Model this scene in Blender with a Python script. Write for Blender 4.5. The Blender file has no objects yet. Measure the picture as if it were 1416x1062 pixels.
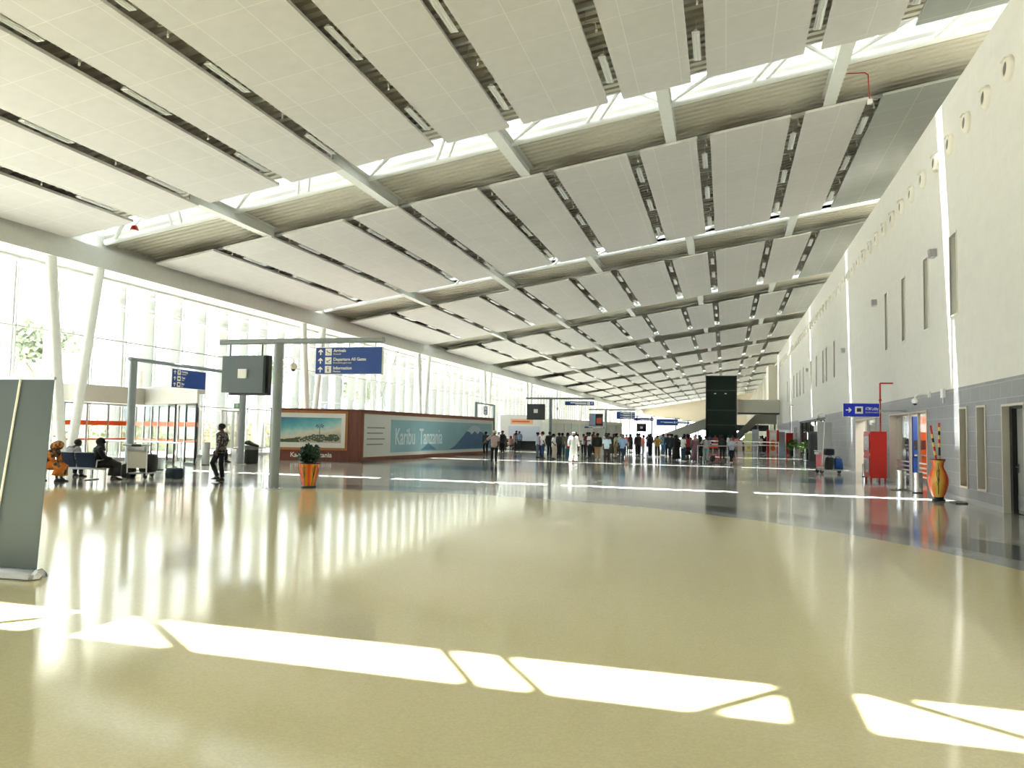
import bpy, bmesh, math, random
from mathutils import Vector, Matrix
random.seed(7)
SC = bpy.context.scene
COL = SC.collection
R = math.radians
PI = math.pi

# ---------------------------------------------------------------- camera
cam = bpy.data.cameras.new('camera'); co = bpy.data.objects.new('camera', cam); COL.objects.link(co)
cam.sensor_width = 36.0; cam.lens = 1065.0/1416.0*36.0; cam.clip_end = 1000
YAW, PITCH, ROLL = 15.519, 3.515, 1.08
co.matrix_world = (Matrix.Translation((0, 0, 1.65)) @ Matrix.Rotation(R(YAW), 4, 'Z')
                   @ Matrix.Rotation(R(90+PITCH), 4, 'X') @ Matrix.Rotation(R(ROLL), 4, 'Z'))
SC.camera = co

# ---------------------------------------------------------------- light
w = bpy.data.worlds.new('sky'); SC.world = w; w.use_nodes = True
bg = w.node_tree.nodes['Background']
bg.inputs[0].default_value = (0.885, 0.93, 1.0, 1); bg.inputs[1].default_value = 2.6
sl = bpy.data.lights.new('sun', 'SUN'); so = bpy.data.objects.new('sun', sl); COL.objects.link(so)
sl.energy = 30.0; sl.angle = R(0.55); sl.color = (1.0, 0.975, 0.93)
sv = Vector((-0.2, 0.15, 1.0)).normalized()
so.rotation_euler = sv.to_track_quat('Z', 'Y').to_euler(); so.location = (0, 0, 60)
SC.view_settings.view_transform = 'Standard'; SC.view_settings.look = 'None'
SC.view_settings.exposure = 1.0; SC.view_settings.gamma = 1.0
SC.view_settings.use_curve_mapping = False
try:
    SC.cycles.use_denoising = True
    SC.cycles.max_bounces = 10; SC.cycles.diffuse_bounces = 6; SC.cycles.glossy_bounces = 4
    SC.cycles.transparent_max_bounces = 24; SC.cycles.transmission_bounces = 4
    SC.cycles.sample_clamp_indirect = 6.0
    SC.cycles.caustics_reflective = False; SC.cycles.caustics_refractive = False
except Exception: pass

# ---------------------------------------------------------------- materials
def lin(c):
    return tuple((x/12.92 if x <= 0.04045 else ((x+0.055)/1.055)**2.4) for x in c)
def rgb(*c):
    return lin([v/255.0 for v in c])
MATS = {}
def mat(name, c, rough=0.6, metal=0.0, var=0.06, scale=6.0, bump=0.0, spec=0.5, sub=None):
    """c in 0..255 sRGB; a little procedural noise in colour so nothing is flat"""
    if name in MATS: return MATS[name]
    m = bpy.data.materials.new(name); m.use_nodes = True; MATS[name] = m
    nt = m.node_tree; b = nt.nodes['Principled BSDF']
    b.inputs['Roughness'].default_value = rough; b.inputs['Metallic'].default_value = metal
    b.inputs['Specular IOR Level'].default_value = spec
    l = rgb(*c)
    tc = nt.nodes.new('ShaderNodeTexCoord'); n = nt.nodes.new('ShaderNodeTexNoise')
    n.inputs['Scale'].default_value = scale; n.inputs['Detail'].default_value = 3
    nt.links.new(tc.outputs['Object'], n.inputs['Vector'])
    mx = nt.nodes.new('ShaderNodeMix'); mx.data_type = 'RGBA'
    mx.inputs[6].default_value = tuple(v*(1-var) for v in l)+(1,)
    mx.inputs[7].default_value = tuple(min(1, v*(1+var)) for v in l)+(1,)
    nt.links.new(n.outputs[0], mx.inputs[0]); nt.links.new(mx.outputs[2], b.inputs['Base Color'])
    if bump:
        bp = nt.nodes.new('ShaderNodeBump'); bp.inputs['Strength'].default_value = bump
        bp.inputs['Distance'].default_value = 0.01
        nt.links.new(n.outputs[0], bp.inputs['Height']); nt.links.new(bp.outputs[0], b.inputs['Normal'])
    return m
def glass(name, tint=(1, 1, 1), refl=0.08, rough=0.02):
    """thin architectural pane: lets light straight through, mirrors a little"""
    if name in MATS: return MATS[name]
    m = bpy.data.materials.new(name); m.use_nodes = True; MATS[name] = m
    nt = m.node_tree; nt.nodes.clear()
    o = nt.nodes.new('ShaderNodeOutputMaterial'); t = nt.nodes.new('ShaderNodeBsdfTransparent')
    g = nt.nodes.new('ShaderNodeBsdfGlossy'); x = nt.nodes.new('ShaderNodeMixShader')
    fr = nt.nodes.new('ShaderNodeFresnel'); fr.inputs[0].default_value = 1.35
    ad = nt.nodes.new('ShaderNodeMath'); ad.operation = 'MULTIPLY_ADD'
    ad.inputs[1].default_value = 0.6; ad.inputs[2].default_value = refl*0.3
    t.inputs[0].default_value = tuple(tint)+(1,); g.inputs['Roughness'].default_value = rough
    nt.links.new(fr.outputs[0], ad.inputs[0]); nt.links.new(ad.outputs[0], x.inputs[0])
    nt.links.new(t.outputs[0], x.inputs[1]); nt.links.new(g.outputs[0], x.inputs[2])
    nt.links.new(x.outputs[0], o.inputs[0])
    return m
def translucent(name, c, f=0.6):
    if name in MATS: return MATS[name]
    m = bpy.data.materials.new(name); m.use_nodes = True; MATS[name] = m
    nt = m.node_tree; nt.nodes.clear()
    o = nt.nodes.new('ShaderNodeOutputMaterial'); t = nt.nodes.new('ShaderNodeBsdfTranslucent')
    d = nt.nodes.new('ShaderNodeBsdfDiffuse'); x = nt.nodes.new('ShaderNodeMixShader')
    n = nt.nodes.new('ShaderNodeTexNoise'); n.inputs['Scale'].default_value = 1.5
    mx = nt.nodes.new('ShaderNodeMix'); mx.data_type = 'RGBA'; l = rgb(*c)
    mx.inputs[6].default_value = tuple(v*.96 for v in l)+(1,); mx.inputs[7].default_value = l+(1,)
    nt.links.new(n.outputs[0], mx.inputs[0])
    nt.links.new(mx.outputs[2], t.inputs[0]); nt.links.new(mx.outputs[2], d.inputs[0])
    x.inputs[0].default_value = 1-f
    nt.links.new(t.outputs[0], x.inputs[1]); nt.links.new(d.outputs[0], x.inputs[2])
    nt.links.new(x.outputs[0], o.inputs[0])
    return m
def math_node(nt, op, a=None, b=None, c=None, clamp=False):
    n = nt.nodes.new('ShaderNodeMath'); n.operation = op; n.use_clamp = clamp
    for i, v in enumerate((a, b, c)):
        if v is None: continue
        if isinstance(v, (int, float)): n.inputs[i].default_value = v
        else: nt.links.new(v, n.inputs[i])
    return n.outputs[0]
def mixc(nt, f, a, b):
    n = nt.nodes.new('ShaderNodeMix'); n.data_type = 'RGBA'
    for i, v in ((0, f), (6, a), (7, b)):
        if isinstance(v, (int, float)): n.inputs[i].default_value = v
        elif isinstance(v, tuple): n.inputs[i].default_value = v if len(v) == 4 else v+(1,)
        else: nt.links.new(v, n.inputs[i])
    return n.outputs[2]

def floor_material():
    m = bpy.data.materials.new('polished_terrazzo'); m.use_nodes = True
    nt = m.node_tree; b = nt.nodes['Principled BSDF']
    tc = nt.nodes.new('ShaderNodeTexCoord'); sp = nt.nodes.new('ShaderNodeSeparateXYZ')
    nt.links.new(tc.outputs['Object'], sp.inputs[0])
    X, Y = sp.outputs[0], sp.outputs[1]
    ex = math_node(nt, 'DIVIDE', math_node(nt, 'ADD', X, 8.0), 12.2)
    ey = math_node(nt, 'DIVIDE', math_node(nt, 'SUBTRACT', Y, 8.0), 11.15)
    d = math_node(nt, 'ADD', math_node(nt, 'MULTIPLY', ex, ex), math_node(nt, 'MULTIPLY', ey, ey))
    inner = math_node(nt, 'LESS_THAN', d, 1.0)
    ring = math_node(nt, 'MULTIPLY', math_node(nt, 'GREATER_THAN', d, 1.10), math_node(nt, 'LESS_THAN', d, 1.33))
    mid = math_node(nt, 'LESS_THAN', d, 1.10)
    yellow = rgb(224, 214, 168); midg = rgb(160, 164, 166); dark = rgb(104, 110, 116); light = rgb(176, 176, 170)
    blue = rgb(92, 116, 132); sand = rgb(196, 192, 180)
    # bands running across the hall further away
    yy = math_node(nt, 'ADD', Y, math_node(nt, 'MULTIPLY', math_node(nt, 'MULTIPLY', X, X), -0.012))
    fr = math_node(nt, 'FRACT', math_node(nt, 'DIVIDE', math_node(nt, 'SUBTRACT', yy, 29.5), 16.0))
    band = math_node(nt, 'MULTIPLY', math_node(nt, 'LESS_THAN', fr, 0.18), math_node(nt, 'GREATER_THAN', yy, 29.5))
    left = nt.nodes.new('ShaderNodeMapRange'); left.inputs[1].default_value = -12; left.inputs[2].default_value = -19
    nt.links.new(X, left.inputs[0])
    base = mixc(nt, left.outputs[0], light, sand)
    base = mixc(nt, band, base, blue)
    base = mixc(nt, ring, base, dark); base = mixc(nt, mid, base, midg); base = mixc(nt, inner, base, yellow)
    # terrazzo chips
    v = nt.nodes.new('ShaderNodeTexVoronoi'); v.inputs['Scale'].default_value = 70
    nt.links.new(tc.outputs['Object'], v.inputs['Vector'])
    n1 = nt.nodes.new('ShaderNodeTexNoise'); n1.inputs['Scale'].default_value = 45; n1.inputs['Detail'].default_value = 4
    nt.links.new(tc.outputs['Object'], n1.inputs['Vector'])
    sp2 = nt.nodes.new('ShaderNodeSeparateColor'); nt.links.new(v.outputs['Color'], sp2.inputs[0])
    f = math_node(nt, 'MULTIPLY_ADD', sp2.outputs[0], 0.10, 0.95)
    f = math_node(nt, 'MULTIPLY', f, math_node(nt, 'MULTIPLY_ADD', n1.outputs[0], 0.10, 0.95))
    n3 = nt.nodes.new('ShaderNodeTexNoise'); n3.inputs['Scale'].default_value = 0.25; n3.inputs['Detail'].default_value = 3
    nt.links.new(tc.outputs['Object'], n3.inputs['Vector'])
    f = math_node(nt, 'MULTIPLY', f, math_node(nt, 'MULTIPLY_ADD', n3.outputs[0], 0.14, 0.93))
    vm = nt.nodes.new('ShaderNodeVectorMath'); vm.operation = 'SCALE'
    nt.links.new(base, vm.inputs[0]); nt.links.new(f, vm.inputs['Scale'])
    nt.links.new(vm.outputs[0], b.inputs['Base Color'])
    b.inputs['Roughness'].default_value = 0.10; b.inputs['IOR'].default_value = 1.72
    b.inputs['Specular IOR Level'].default_value = 0.8
    # gentle unevenness of the polish: wavy reflections
    mp = nt.nodes.new('ShaderNodeMapping'); mp.inputs['Scale'].default_value = (1.0, 1.0, 1.0)
    nt.links.new(tc.outputs['Object'], mp.inputs[0])
    n2 = nt.nodes.new('ShaderNodeTexNoise'); n2.inputs['Scale'].default_value = 0.7; n2.inputs['Detail'].default_value = 2.5
    nt.links.new(mp.outputs[0], n2.inputs['Vector'])
    bp = nt.nodes.new('ShaderNodeBump'); bp.inputs['Strength'].default_value = 0.25; bp.inputs['Distance'].default_value = 0.0045
    nt.links.new(n2.outputs[0], bp.inputs['Height']); nt.links.new(bp.outputs[0], b.inputs['Normal'])
    return m

def tile_material(name, c1, c2, mortar, axis='YZ', bw=0.75, rh=0.375, ms=0.006, rough=0.35):
    m = bpy.data.materials.new(name); m.use_nodes = True; nt = m.node_tree; b = nt.nodes['Principled BSDF']
    tc = nt.nodes.new('ShaderNodeTexCoord'); sp = nt.nodes.new('ShaderNodeSeparateXYZ'); cb = nt.nodes.new('ShaderNodeCombineXYZ')
    nt.links.new(tc.outputs['Object'], sp.inputs[0])
    ia, ib = {'YZ': (1, 2), 'XZ': (0, 2), 'XY': (0, 1), 'YX': (1, 0)}[axis]
    nt.links.new(sp.outputs[ia], cb.inputs[0]); nt.links.new(sp.outputs[ib], cb.inputs[1])
    br = nt.nodes.new('ShaderNodeTexBrick'); nt.links.new(cb.outputs[0], br.inputs[0])
    br.inputs['Color1'].default_value = rgb(*c1)+(1,); br.inputs['Color2'].default_value = rgb(*c2)+(1,)
    br.inputs['Mortar'].default_value = rgb(*mortar)+(1,)
    br.inputs['Scale'].default_value = 1; br.inputs['Mortar Size'].default_value = ms
    br.inputs['Brick Width'].default_value = bw; br.inputs['Row Height'].default_value = rh
    br.offset = 0.5 if axis == 'YZ' else 0.0
    n = nt.nodes.new('ShaderNodeTexNoise'); n.inputs['Scale'].default_value = 3
    nt.links.new(tc.outputs['Object'], n.inputs['Vector'])
    f = math_node(nt, 'MULTIPLY_ADD', n.outputs[0], 0.12, 0.94)
    vm = nt.nodes.new('ShaderNodeVectorMath'); vm.operation = 'SCALE'
    nt.links.new(br.outputs[0], vm.inputs[0]); nt.links.new(f, vm.inputs['Scale'])
    nt.links.new(vm.outputs[0], b.inputs['Base Color']); b.inputs['Roughness'].default_value = rough
    return m

M_FLOOR = floor_material()
M_TILE = tile_material('grey_wall_tile', (126, 127, 131), (136, 137, 140), (172, 172, 172))
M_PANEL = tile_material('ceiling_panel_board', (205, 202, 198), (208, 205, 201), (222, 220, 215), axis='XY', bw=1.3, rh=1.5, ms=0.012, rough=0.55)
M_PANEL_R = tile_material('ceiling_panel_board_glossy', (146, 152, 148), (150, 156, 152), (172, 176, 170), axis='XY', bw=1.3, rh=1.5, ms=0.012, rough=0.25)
M_WHITEWALL = tile_material('white_wall_cladding', (216, 213, 205), (218, 215, 207), (214, 211, 203), bw=6.0, rh=0.24, ms=0.006, rough=0.55)
M_STEELW = mat('white_painted_steel', (232, 234, 230), 0.4)
M_DECK = mat('galvanised_deck', (206, 202, 188), 0.5)
M_BEAMG = mat('pale_grey_beam', (214, 216, 210), 0.45)
M_FIN = mat('grey_sun_fin', (162, 166, 164), 0.5)
M_GLASS = glass('clear_glass', (0.97, 0.99, 0.98))
M_GLASSD = glass('tinted_glass', (0.10, 0.16, 0.15), 0.5)
M_TRANSL = translucent('white_polycarbonate', (176, 180, 180), 0.6)
M_CREAM = mat('cream_paint', (222, 218, 205), 0.5)
M_ALU = mat('brushed_aluminium', (190, 192, 194), 0.3, 0.8)
M_GREY = mat('grey_painted_steel', (138, 148, 153), 0.4)
M_DKGREY = mat('dark_grey_paint', (62, 66, 70), 0.4)
M_BLACK = mat('black_plastic', (24, 25, 26), 0.4)
M_CHROME = mat('polished_steel', (205, 205, 205), 0.15, 1.0)
M_SIGN = mat('blue_sign', (18, 66, 150), 0.35)
M_SIGN2 = mat('bright_blue_sign', (14, 44, 200), 0.3)
M_WHITE = mat('white_plastic', (240, 240, 238), 0.4, var=0.01)
M_RED = mat('red_enamel', (176, 30, 22), 0.35)
M_ORANGE = mat('orange_film', (255, 92, 20), 0.4)

# ---------------------------------------------------------------- mesh helpers
class MB:
    def __init__(s): s.v = []; s.f = []; s.mi = []; s.cur = 0
    def add(s, vs, fs):
        o = len(s.v); s.v += [tuple(p) for p in vs]
        for f in fs: s.f.append(tuple(i+o for i in f)); s.mi.append(s.cur)
        return s
    def box(s, x0, x1, y0, y1, z0, z1, rot=0, c=None):
        vs = [(x, y, z) for z in (z0, z1) for x, y in ((x0, y0), (x1, y0), (x1, y1), (x0, y1))]
        if rot:
            c = c or ((x0+x1)/2, (y0+y1)/2); ca, sa = math.cos(rot), math.sin(rot)
            vs = [(c[0]+(x-c[0])*ca-(y-c[1])*sa, c[1]+(x-c[0])*sa+(y-c[1])*ca, z) for x, y, z in vs]
        return s.add(vs, [(3, 2, 1, 0), (4, 5, 6, 7), (0, 1, 5, 4), (1, 2, 6, 5), (2, 3, 7, 6), (3, 0, 4, 7)])
    def hexa(s, b, t):
        return s.add(list(b)+list(t), [(3, 2, 1, 0), (4, 5, 6, 7), (0, 1, 5, 4), (1, 2, 6, 5), (2, 3, 7, 6), (3, 0, 4, 7)])
    def prism(s, poly, z0, z1):
        n = len(poly); vs = [(x, y, z0) for x, y in poly]+[(x, y, z1) for x, y in poly]
        fs = [tuple(range(n-1, -1, -1)), tuple(range(n, 2*n))]+[(i, (i+1) % n, n+(i+1) % n, n+i) for i in range(n)]
        return s.add(vs, fs)
    def tube(s, p0, p1, r, r2=None, n=12, cap=True):
        p0, p1 = Vector(p0), Vector(p1); r2 = r if r2 is None else r2
        d = (p1-p0).normalized(); a = d.orthogonal().normalized(); b = d.cross(a)
        vs = [];
        for p, q in ((p0, r), (p1, r2)):
            for i in range(n):
                t = 2*PI*i/n; vs.append(p+a*math.cos(t)*q+b*math.sin(t)*q)
        fs = [(i, (i+1) % n, n+(i+1) % n, n+i) for i in range(n)]
        if cap: fs += [tuple(range(n-1, -1, -1)), tuple(range(n, 2*n))]
        return s.add(vs, fs)
    def path(s, pts, r, n=8):
        for a, b in zip(pts, pts[1:]): s.tube(a, b, r, n=n)
        return s
    def rings(s, rings, cap=True):
        n = len(rings[0]); vs = [p for r in rings for p in r]; fs = []
        for k in range(len(rings)-1):
            for i in range(n):
                j = (i+1) % n; fs.append((k*n+i, k*n+j, (k+1)*n+j, (k+1)*n+i))
        if cap: fs += [tuple(range(n-1, -1, -1)), tuple(range((len(rings)-1)*n, len(rings)*n))]
        return s.add(vs, fs)
    def lathe(s, prof, c=(0, 0), n=24, ph=0):
        return s.rings([[(c[0]+r*math.cos(ph+2*PI*i/n), c[1]+r*math.sin(ph+2*PI*i/n), z) for i in range(n)] for r, z in prof])
    def ball(s, c, rx, ry, rz, n=12, m=8):
        rr = []
        for k in range(m+1):
            t = PI*k/m; q = max(math.sin(t), 0.02)
            rr.append([(c[0]+rx*q*math.cos(2*PI*i/n), c[1]+ry*q*math.sin(2*PI*i/n), c[2]-rz*math.cos(t)) for i in range(n)])
        return s.rings(rr)
    def mesh(s, name, mats, smooth=False):
        me = bpy.data.meshes.new(name); me.from_pydata(s.v, [], s.f)
        for m in (mats if isinstance(mats, (list, tuple)) else [mats]): me.materials.append(m)
        me.polygons.foreach_set('material_index', s.mi)
        if smooth: me.polygons.foreach_set('use_smooth', [True]*len(s.f))
        bm = bmesh.new(); bm.from_mesh(me); bmesh.ops.recalc_face_normals(bm, faces=bm.faces); bm.to_mesh(me); bm.free()
        return me
    def build(s, name, mats, parent=None, smooth=False, loc=None, rz=0):
        o = bpy.data.objects.new(name, s.mesh(name, mats, smooth)); COL.objects.link(o)
        if smooth: sharp(o)
        if parent is not None: o.parent = parent
        if loc is not None: o.location = loc
        if rz: o.rotation_euler.z = rz
        return o
def sharp(o, ang=40):
    try: o.data.set_sharp_from_angle(angle=R(ang))
    except Exception: pass
def tag(o, label, cat, group=None, kind=None):
    if label: o['label'] = label
    if cat: o['category'] = cat
    if group: o['group'] = group
    if kind: o['kind'] = kind
    return o
def thing(name, label, cat, loc=(0, 0, 0), rz=0, group=None):
    o = bpy.data.objects.new(name, None); COL.objects.link(o); o.location = loc; o.rotation_euler.z = rz
    o.empty_display_size = 0.2
    return tag(o, label, cat, group)
def struct(name, mb, m, parent=None, smooth=False):
    o = mb.build(name, m, parent, smooth)
    if parent is None: o['kind'] = 'structure'
    return o
def obj_from(me, name, parent=None, loc=None, rz=0):
    o = bpy.data.objects.new(name, me); COL.objects.link(o)
    if parent is not None: o.parent = parent
    if loc is not None: o.location = loc
    if rz: o.rotation_euler.z = rz
    return o
def copy_tree(o, parent=None):
    c = o.copy(); COL.objects.link(c)
    if parent is not None: c.parent = parent
    for ch in list(o.children): copy_tree(ch, c)
    return c
def text_obj(s, size, m, name, parent, loc, rz=0, align='LEFT', bold=0.0, sx=1.0):
    cu = bpy.data.curves.new('txt', 'FONT'); cu.body = s; cu.size = size; cu.align_x = align; cu.align_y = 'CENTER'
    cu.extrude = 0.004; cu.offset = bold
    t = bpy.data.objects.new('txt', cu); COL.objects.link(t)
    dg = bpy.context.evaluated_depsgraph_get(); me = bpy.data.meshes.new_from_object(t.evaluated_get(dg))
    bpy.data.objects.remove(t); me.materials.clear(); me.materials.append(m)
    o = obj_from(me, name, parent); o.location = loc; o.rotation_euler = (R(90), 0, rz); o.scale = (sx, 1, 1)
    return o
def ordinal(n):
    a = ['', 'first', 'second', 'third', 'fourth', 'fifth', 'sixth', 'seventh', 'eighth', 'ninth', 'tenth', 'eleventh', 'twelfth', 'thirteenth', 'fourteenth', 'fifteenth', 'sixteenth', 'seventeenth', 'eighteenth', 'nineteenth']
    if n < 20: return a[n]
    t = ['twent', 'thirt', 'fort', 'fift'][n//10-2]
    return t+'ieth' if n % 10 == 0 else t+'y-'+a[n % 10]
ORD = ['first', 'second', 'third', 'fourth', 'fifth', 'sixth', 'seventh', 'eighth', 'ninth', 'tenth', 'eleventh', 'twelfth', 'thirteenth', 'fourteenth', 'fifteenth']

# ================================================================ THE SETTING
W = 6.16; GX = -26.9; P = 18.45; YB = -25.0; YE = 243.0
def zp(x): return 12.65+0.1586*x
DK = 0.6
def S(k): return 5.25+P*k            # k=0: opening over the near sun patch
struct('floor', MB().box(-27.2, 12, YB, YE+25, -0.3, 0), M_FLOOR)

def wall_holes(x0, x1, y0, y1, z0, z1, holes):
    mb = MB(); ys = sorted({y0, y1} | {v for h in holes for v in h[:2] if y0 < v < y1})
    for a, b in zip(ys, ys[1:]):
        m = (a+b)/2; iv = sorted([(h[2], h[3]) for h in holes if h[0] < m < h[1]]); z = z0
        for p, q in iv:
            if p > z+1e-6: mb.box(x0, x1, a, b, z, p)
            z = max(z, q)
        if z < z1-1e-6: mb.box(x0, x1, a, b, z, z1)
    return mb
YW = 99.8
low = [(18.75, 20.15, 0, 2.48), (21.3, 22.0, 0.38, 2.52), (22.8, 23.5, 0.37, 2.53), (27.0, 32.75, 0, 2.57),
       (35.6, 40.9, 0, 2.54), (53.0, 70.3, 0, 2.95)]
low += [(73.2, 73.7, 0, 2.5), (75.0, 75.5, 0, 2.5)]
up = [(23.55, 24.2, 5.15, 7.4), (26.65, 27.2, 5.15, 7.4), (29.9, 30.4, 5.15, 7.4), (33.0, 33.42, 5.15, 7.4)]
for y in (48.4, 52.0, 53.8, 57.6, 61.3, 66.9, 70.0, 72.9, 76.0, 80.0, 84.0): up.append((y-0.2, y+0.25, 5.2, 7.3))
struct('wall_right', wall_holes(W, W+0.45, YB, YW, 0, 3.08, low), M_TILE)
struct('wall_right', wall_holes(W, W+0.45, YB, YW, 3.08, 11.55, up), M_WHITEWALL)
# skirting along the tiled wall
bb = MB(); e = [YB, 18.72, 20.18, 26.97, 32.8, 35.55, 40.95, 52.9, 70.4, YW]
for a, b in zip(e[::2], e[1::2]): bb.box(W-0.015, W+0.01, a, b, 0, 0.12)
struct('baseboard_right', bb, mat('steel_skirting', (168, 168, 168), 0.4))
# blank linings behind the narrow upper windows
lb = MB()
for h in up: lb.box(W+0.30, W+0.34, h[0], h[1], h[2], h[3])
struct('trim_1', lb, mat('grey_green_blind', (150, 150, 138), 0.6))
fr = MB()
for h in up:
    for a, b, c, d in ((h[0]-.05, h[0], h[2]-.05, h[3]+.05), (h[1], h[1]+.05, h[2]-.05, h[3]+.05), (h[0], h[1], h[2]-.05, h[2]), (h[0], h[1], h[3], h[3]+.05)):
        fr.box(W-0.02, W+0.02, a, b, c, d)
struct('trim_2', fr, M_CREAM)
# ledge and rooms behind the top of the right wall, outer wall beyond
struct('trim_6', MB().box(W+0.45, 9.4, YB, YE, 11.25, 11.5), M_CREAM)
struct('wall_right', MB().box(9.62, 9.8, YB, YE, 11.25, 15.0), M_CREAM)
struct('wall_right', MB().box(8.9, 9.1, YB, YW, 0, 11.25), mat('room_lining', (196, 192, 178), 0.6))
# far stretch of the right-hand side: recess, then a colonnade
fc = MB()
y = 118.0
while y < YE: fc.box(W, W+0.9, y, y+0.8, 0, 11.25); y += 5.6
struct('wall_right', fc, M_CREAM)
struct('wall_right', MB().box(7.4, 7.6, YW, YE, 0, 11.25), mat('back_lining', (206, 202, 190), 0.6))
struct('wall_right', MB().box(W-0.4, W+0.9, 112.0, 117.9, 6.3, 11.5), M_CREAM)
struct('wall_back', MB().box(-27.2, 9.6, YB-0.3, YB, 0, 16), M_CREAM)
# bulkhead with the raking lower edge at the far end, glazing below it
wb = MB()
pts = [(-31, 8.55), (-21.94, 7.29), (-5.33, 5.07), (9.4, 3.1), (9.4, 15.2), (-27, 8.9)]
pts = [(-27, 7.95), (-21.94, 7.29), (-5.33, 5.07), (9.4, 3.1), (9.4, 15.6), (-27, 9.9)]
n = len(pts); wb.add([(x, YE, z) for x, z in pts]+[(x, YE+0.6, z) for x, z in pts],
    [tuple(range(n)), tuple(range(2*n-1, n-1, -1))]+[(i, (i+1) % n, n+(i+1) % n, n+i) for i in range(n)])
struct('wall_far', wb, mat('beige_bulkhead', (214, 204, 184), 0.6))
wf = MB()
for i in range(15): wf.box(-27+i*2.6, -26.9+i*2.6, YE+0.1, YE+0.4, 0, 8)
struct('window_far', wf, M_STEELW)

# ---- glass wall on the left
FY = [23.77-1.93*8+1.93*i for i in range(0, 124) if True]
FY = [y for y in [23.77+1.93*i for i in range(-25, 114)] if y < YE]
ent0, ent1 = 25.9, 33.4
k = 0; y0 = YB
bays = [YB]+[5.25+P*i-0.0 for i in range(0, 13)]+[YE]
for wi, (a, b) in enumerate(zip(bays, bays[1:])):
    g = MB().box(GX-0.012, GX+0.012, a, b, 0.1, 8.15)
    wo = struct('window_%d' % (wi+1), g, M_GLASS)
    f = MB().box(GX-0.06, GX+0.06, a, b, 8.1, 8.2).box(GX-0.06, GX+0.06, a, b, 0, 0.1)
    f.box(GX-0.03, GX+0.03, a, b, 5.41, 5.47)
    if a > 30 or b < 30: f.box(GX-0.03, GX+0.03, a, b, 2.62, 2.68)
    else: f.box(GX-0.03, GX+0.03, a, 23, 2.62, 2.68).box(GX-0.03, GX+0.03, 33.5, b, 2.62, 2.68)
    for y in FY:
        if a <= y < b: f.box(GX-0.03, GX+0.03, y-0.025, y+0.025, 0.1, 8.1)
    f.build('window_frame', M_STEELW, wo)
    for y in FY:
        if a <= y < b:
            MB().box(GX-0.62, GX-0.12, y-0.04, y+0.04, 0.0, 8.5).build('sun_fin', M_FIN, wo)
struct('trim_3', MB().box(GX-2.6, -25.1, YB, YE, 8.2, 8.32), M_STEELW)          # soffit and outside eave
# long edge beam
struct('trim_4', MB().box(-25.25, -24.75, YB, YE, 8.03, 8.87), M_BEAMG)
struct('trim_5', MB().box(-25.6, -25.26, YB, YE, 8.2, 9.5), M_BEAMG)

# ---- corrugated deck, skylights
def deck(y0, y1):
    mb = MB(); n = int(round((y1-y0)/0.36)); st = (y1-y0)/n; prof = []
    for i in range(n):
        a = y0+i*st
        prof += [(a, 0), (a+st*.52, 0), (a+st*.58, 0.11), (a+st*.95, 0.11)]
    prof.append((y1, 0)); xs = (-25.3, 9.4); vs = []
    for x in xs: vs += [(x, y, zp(x)+DK+h) for y, h in prof]
    m = len(prof); mb.add(vs, [(i, i+1, m+i+1, m+i) for i in range(m-1)])
    # roof boarding above the sheet
    mb.add([(x, y, zp(x)+DK+h) for h in (0.13, 0.3) for x, y in ((xs[0], y0), (xs[1], y0), (xs[1], y1), (xs[0], y1))],
           [(3, 2, 1, 0), (4, 5, 6, 7), (0, 1, 5, 4), (1, 2, 6, 5), (2, 3, 7, 6), (3, 0, 4, 7)])
    return mb
NB = 13
ds = deck(YB, S(-1)+0.75); struct('ceiling', ds, M_DECK)
for k in range(-1, NB):
    b = S(k+1)+0.75 if k < NB-1 else YE
    if S(k)+2.6 < YE: struct('ceiling', deck(S(k)+2.6, min(b, YE)), M_DECK)
def slab(mb, x0, x1, y0, y1, h0, h1):
    q = [(x0, y0), (x1, y0), (x1, y1), (x0, y1)]
    mb.hexa([(x, y, zp(x)+h0) for x, y in q], [(x, y, zp(x)+h1) for x, y in q]); return mb
BX = [-18.85, -13.1, -7.5, -1.95, 3.5]
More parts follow.
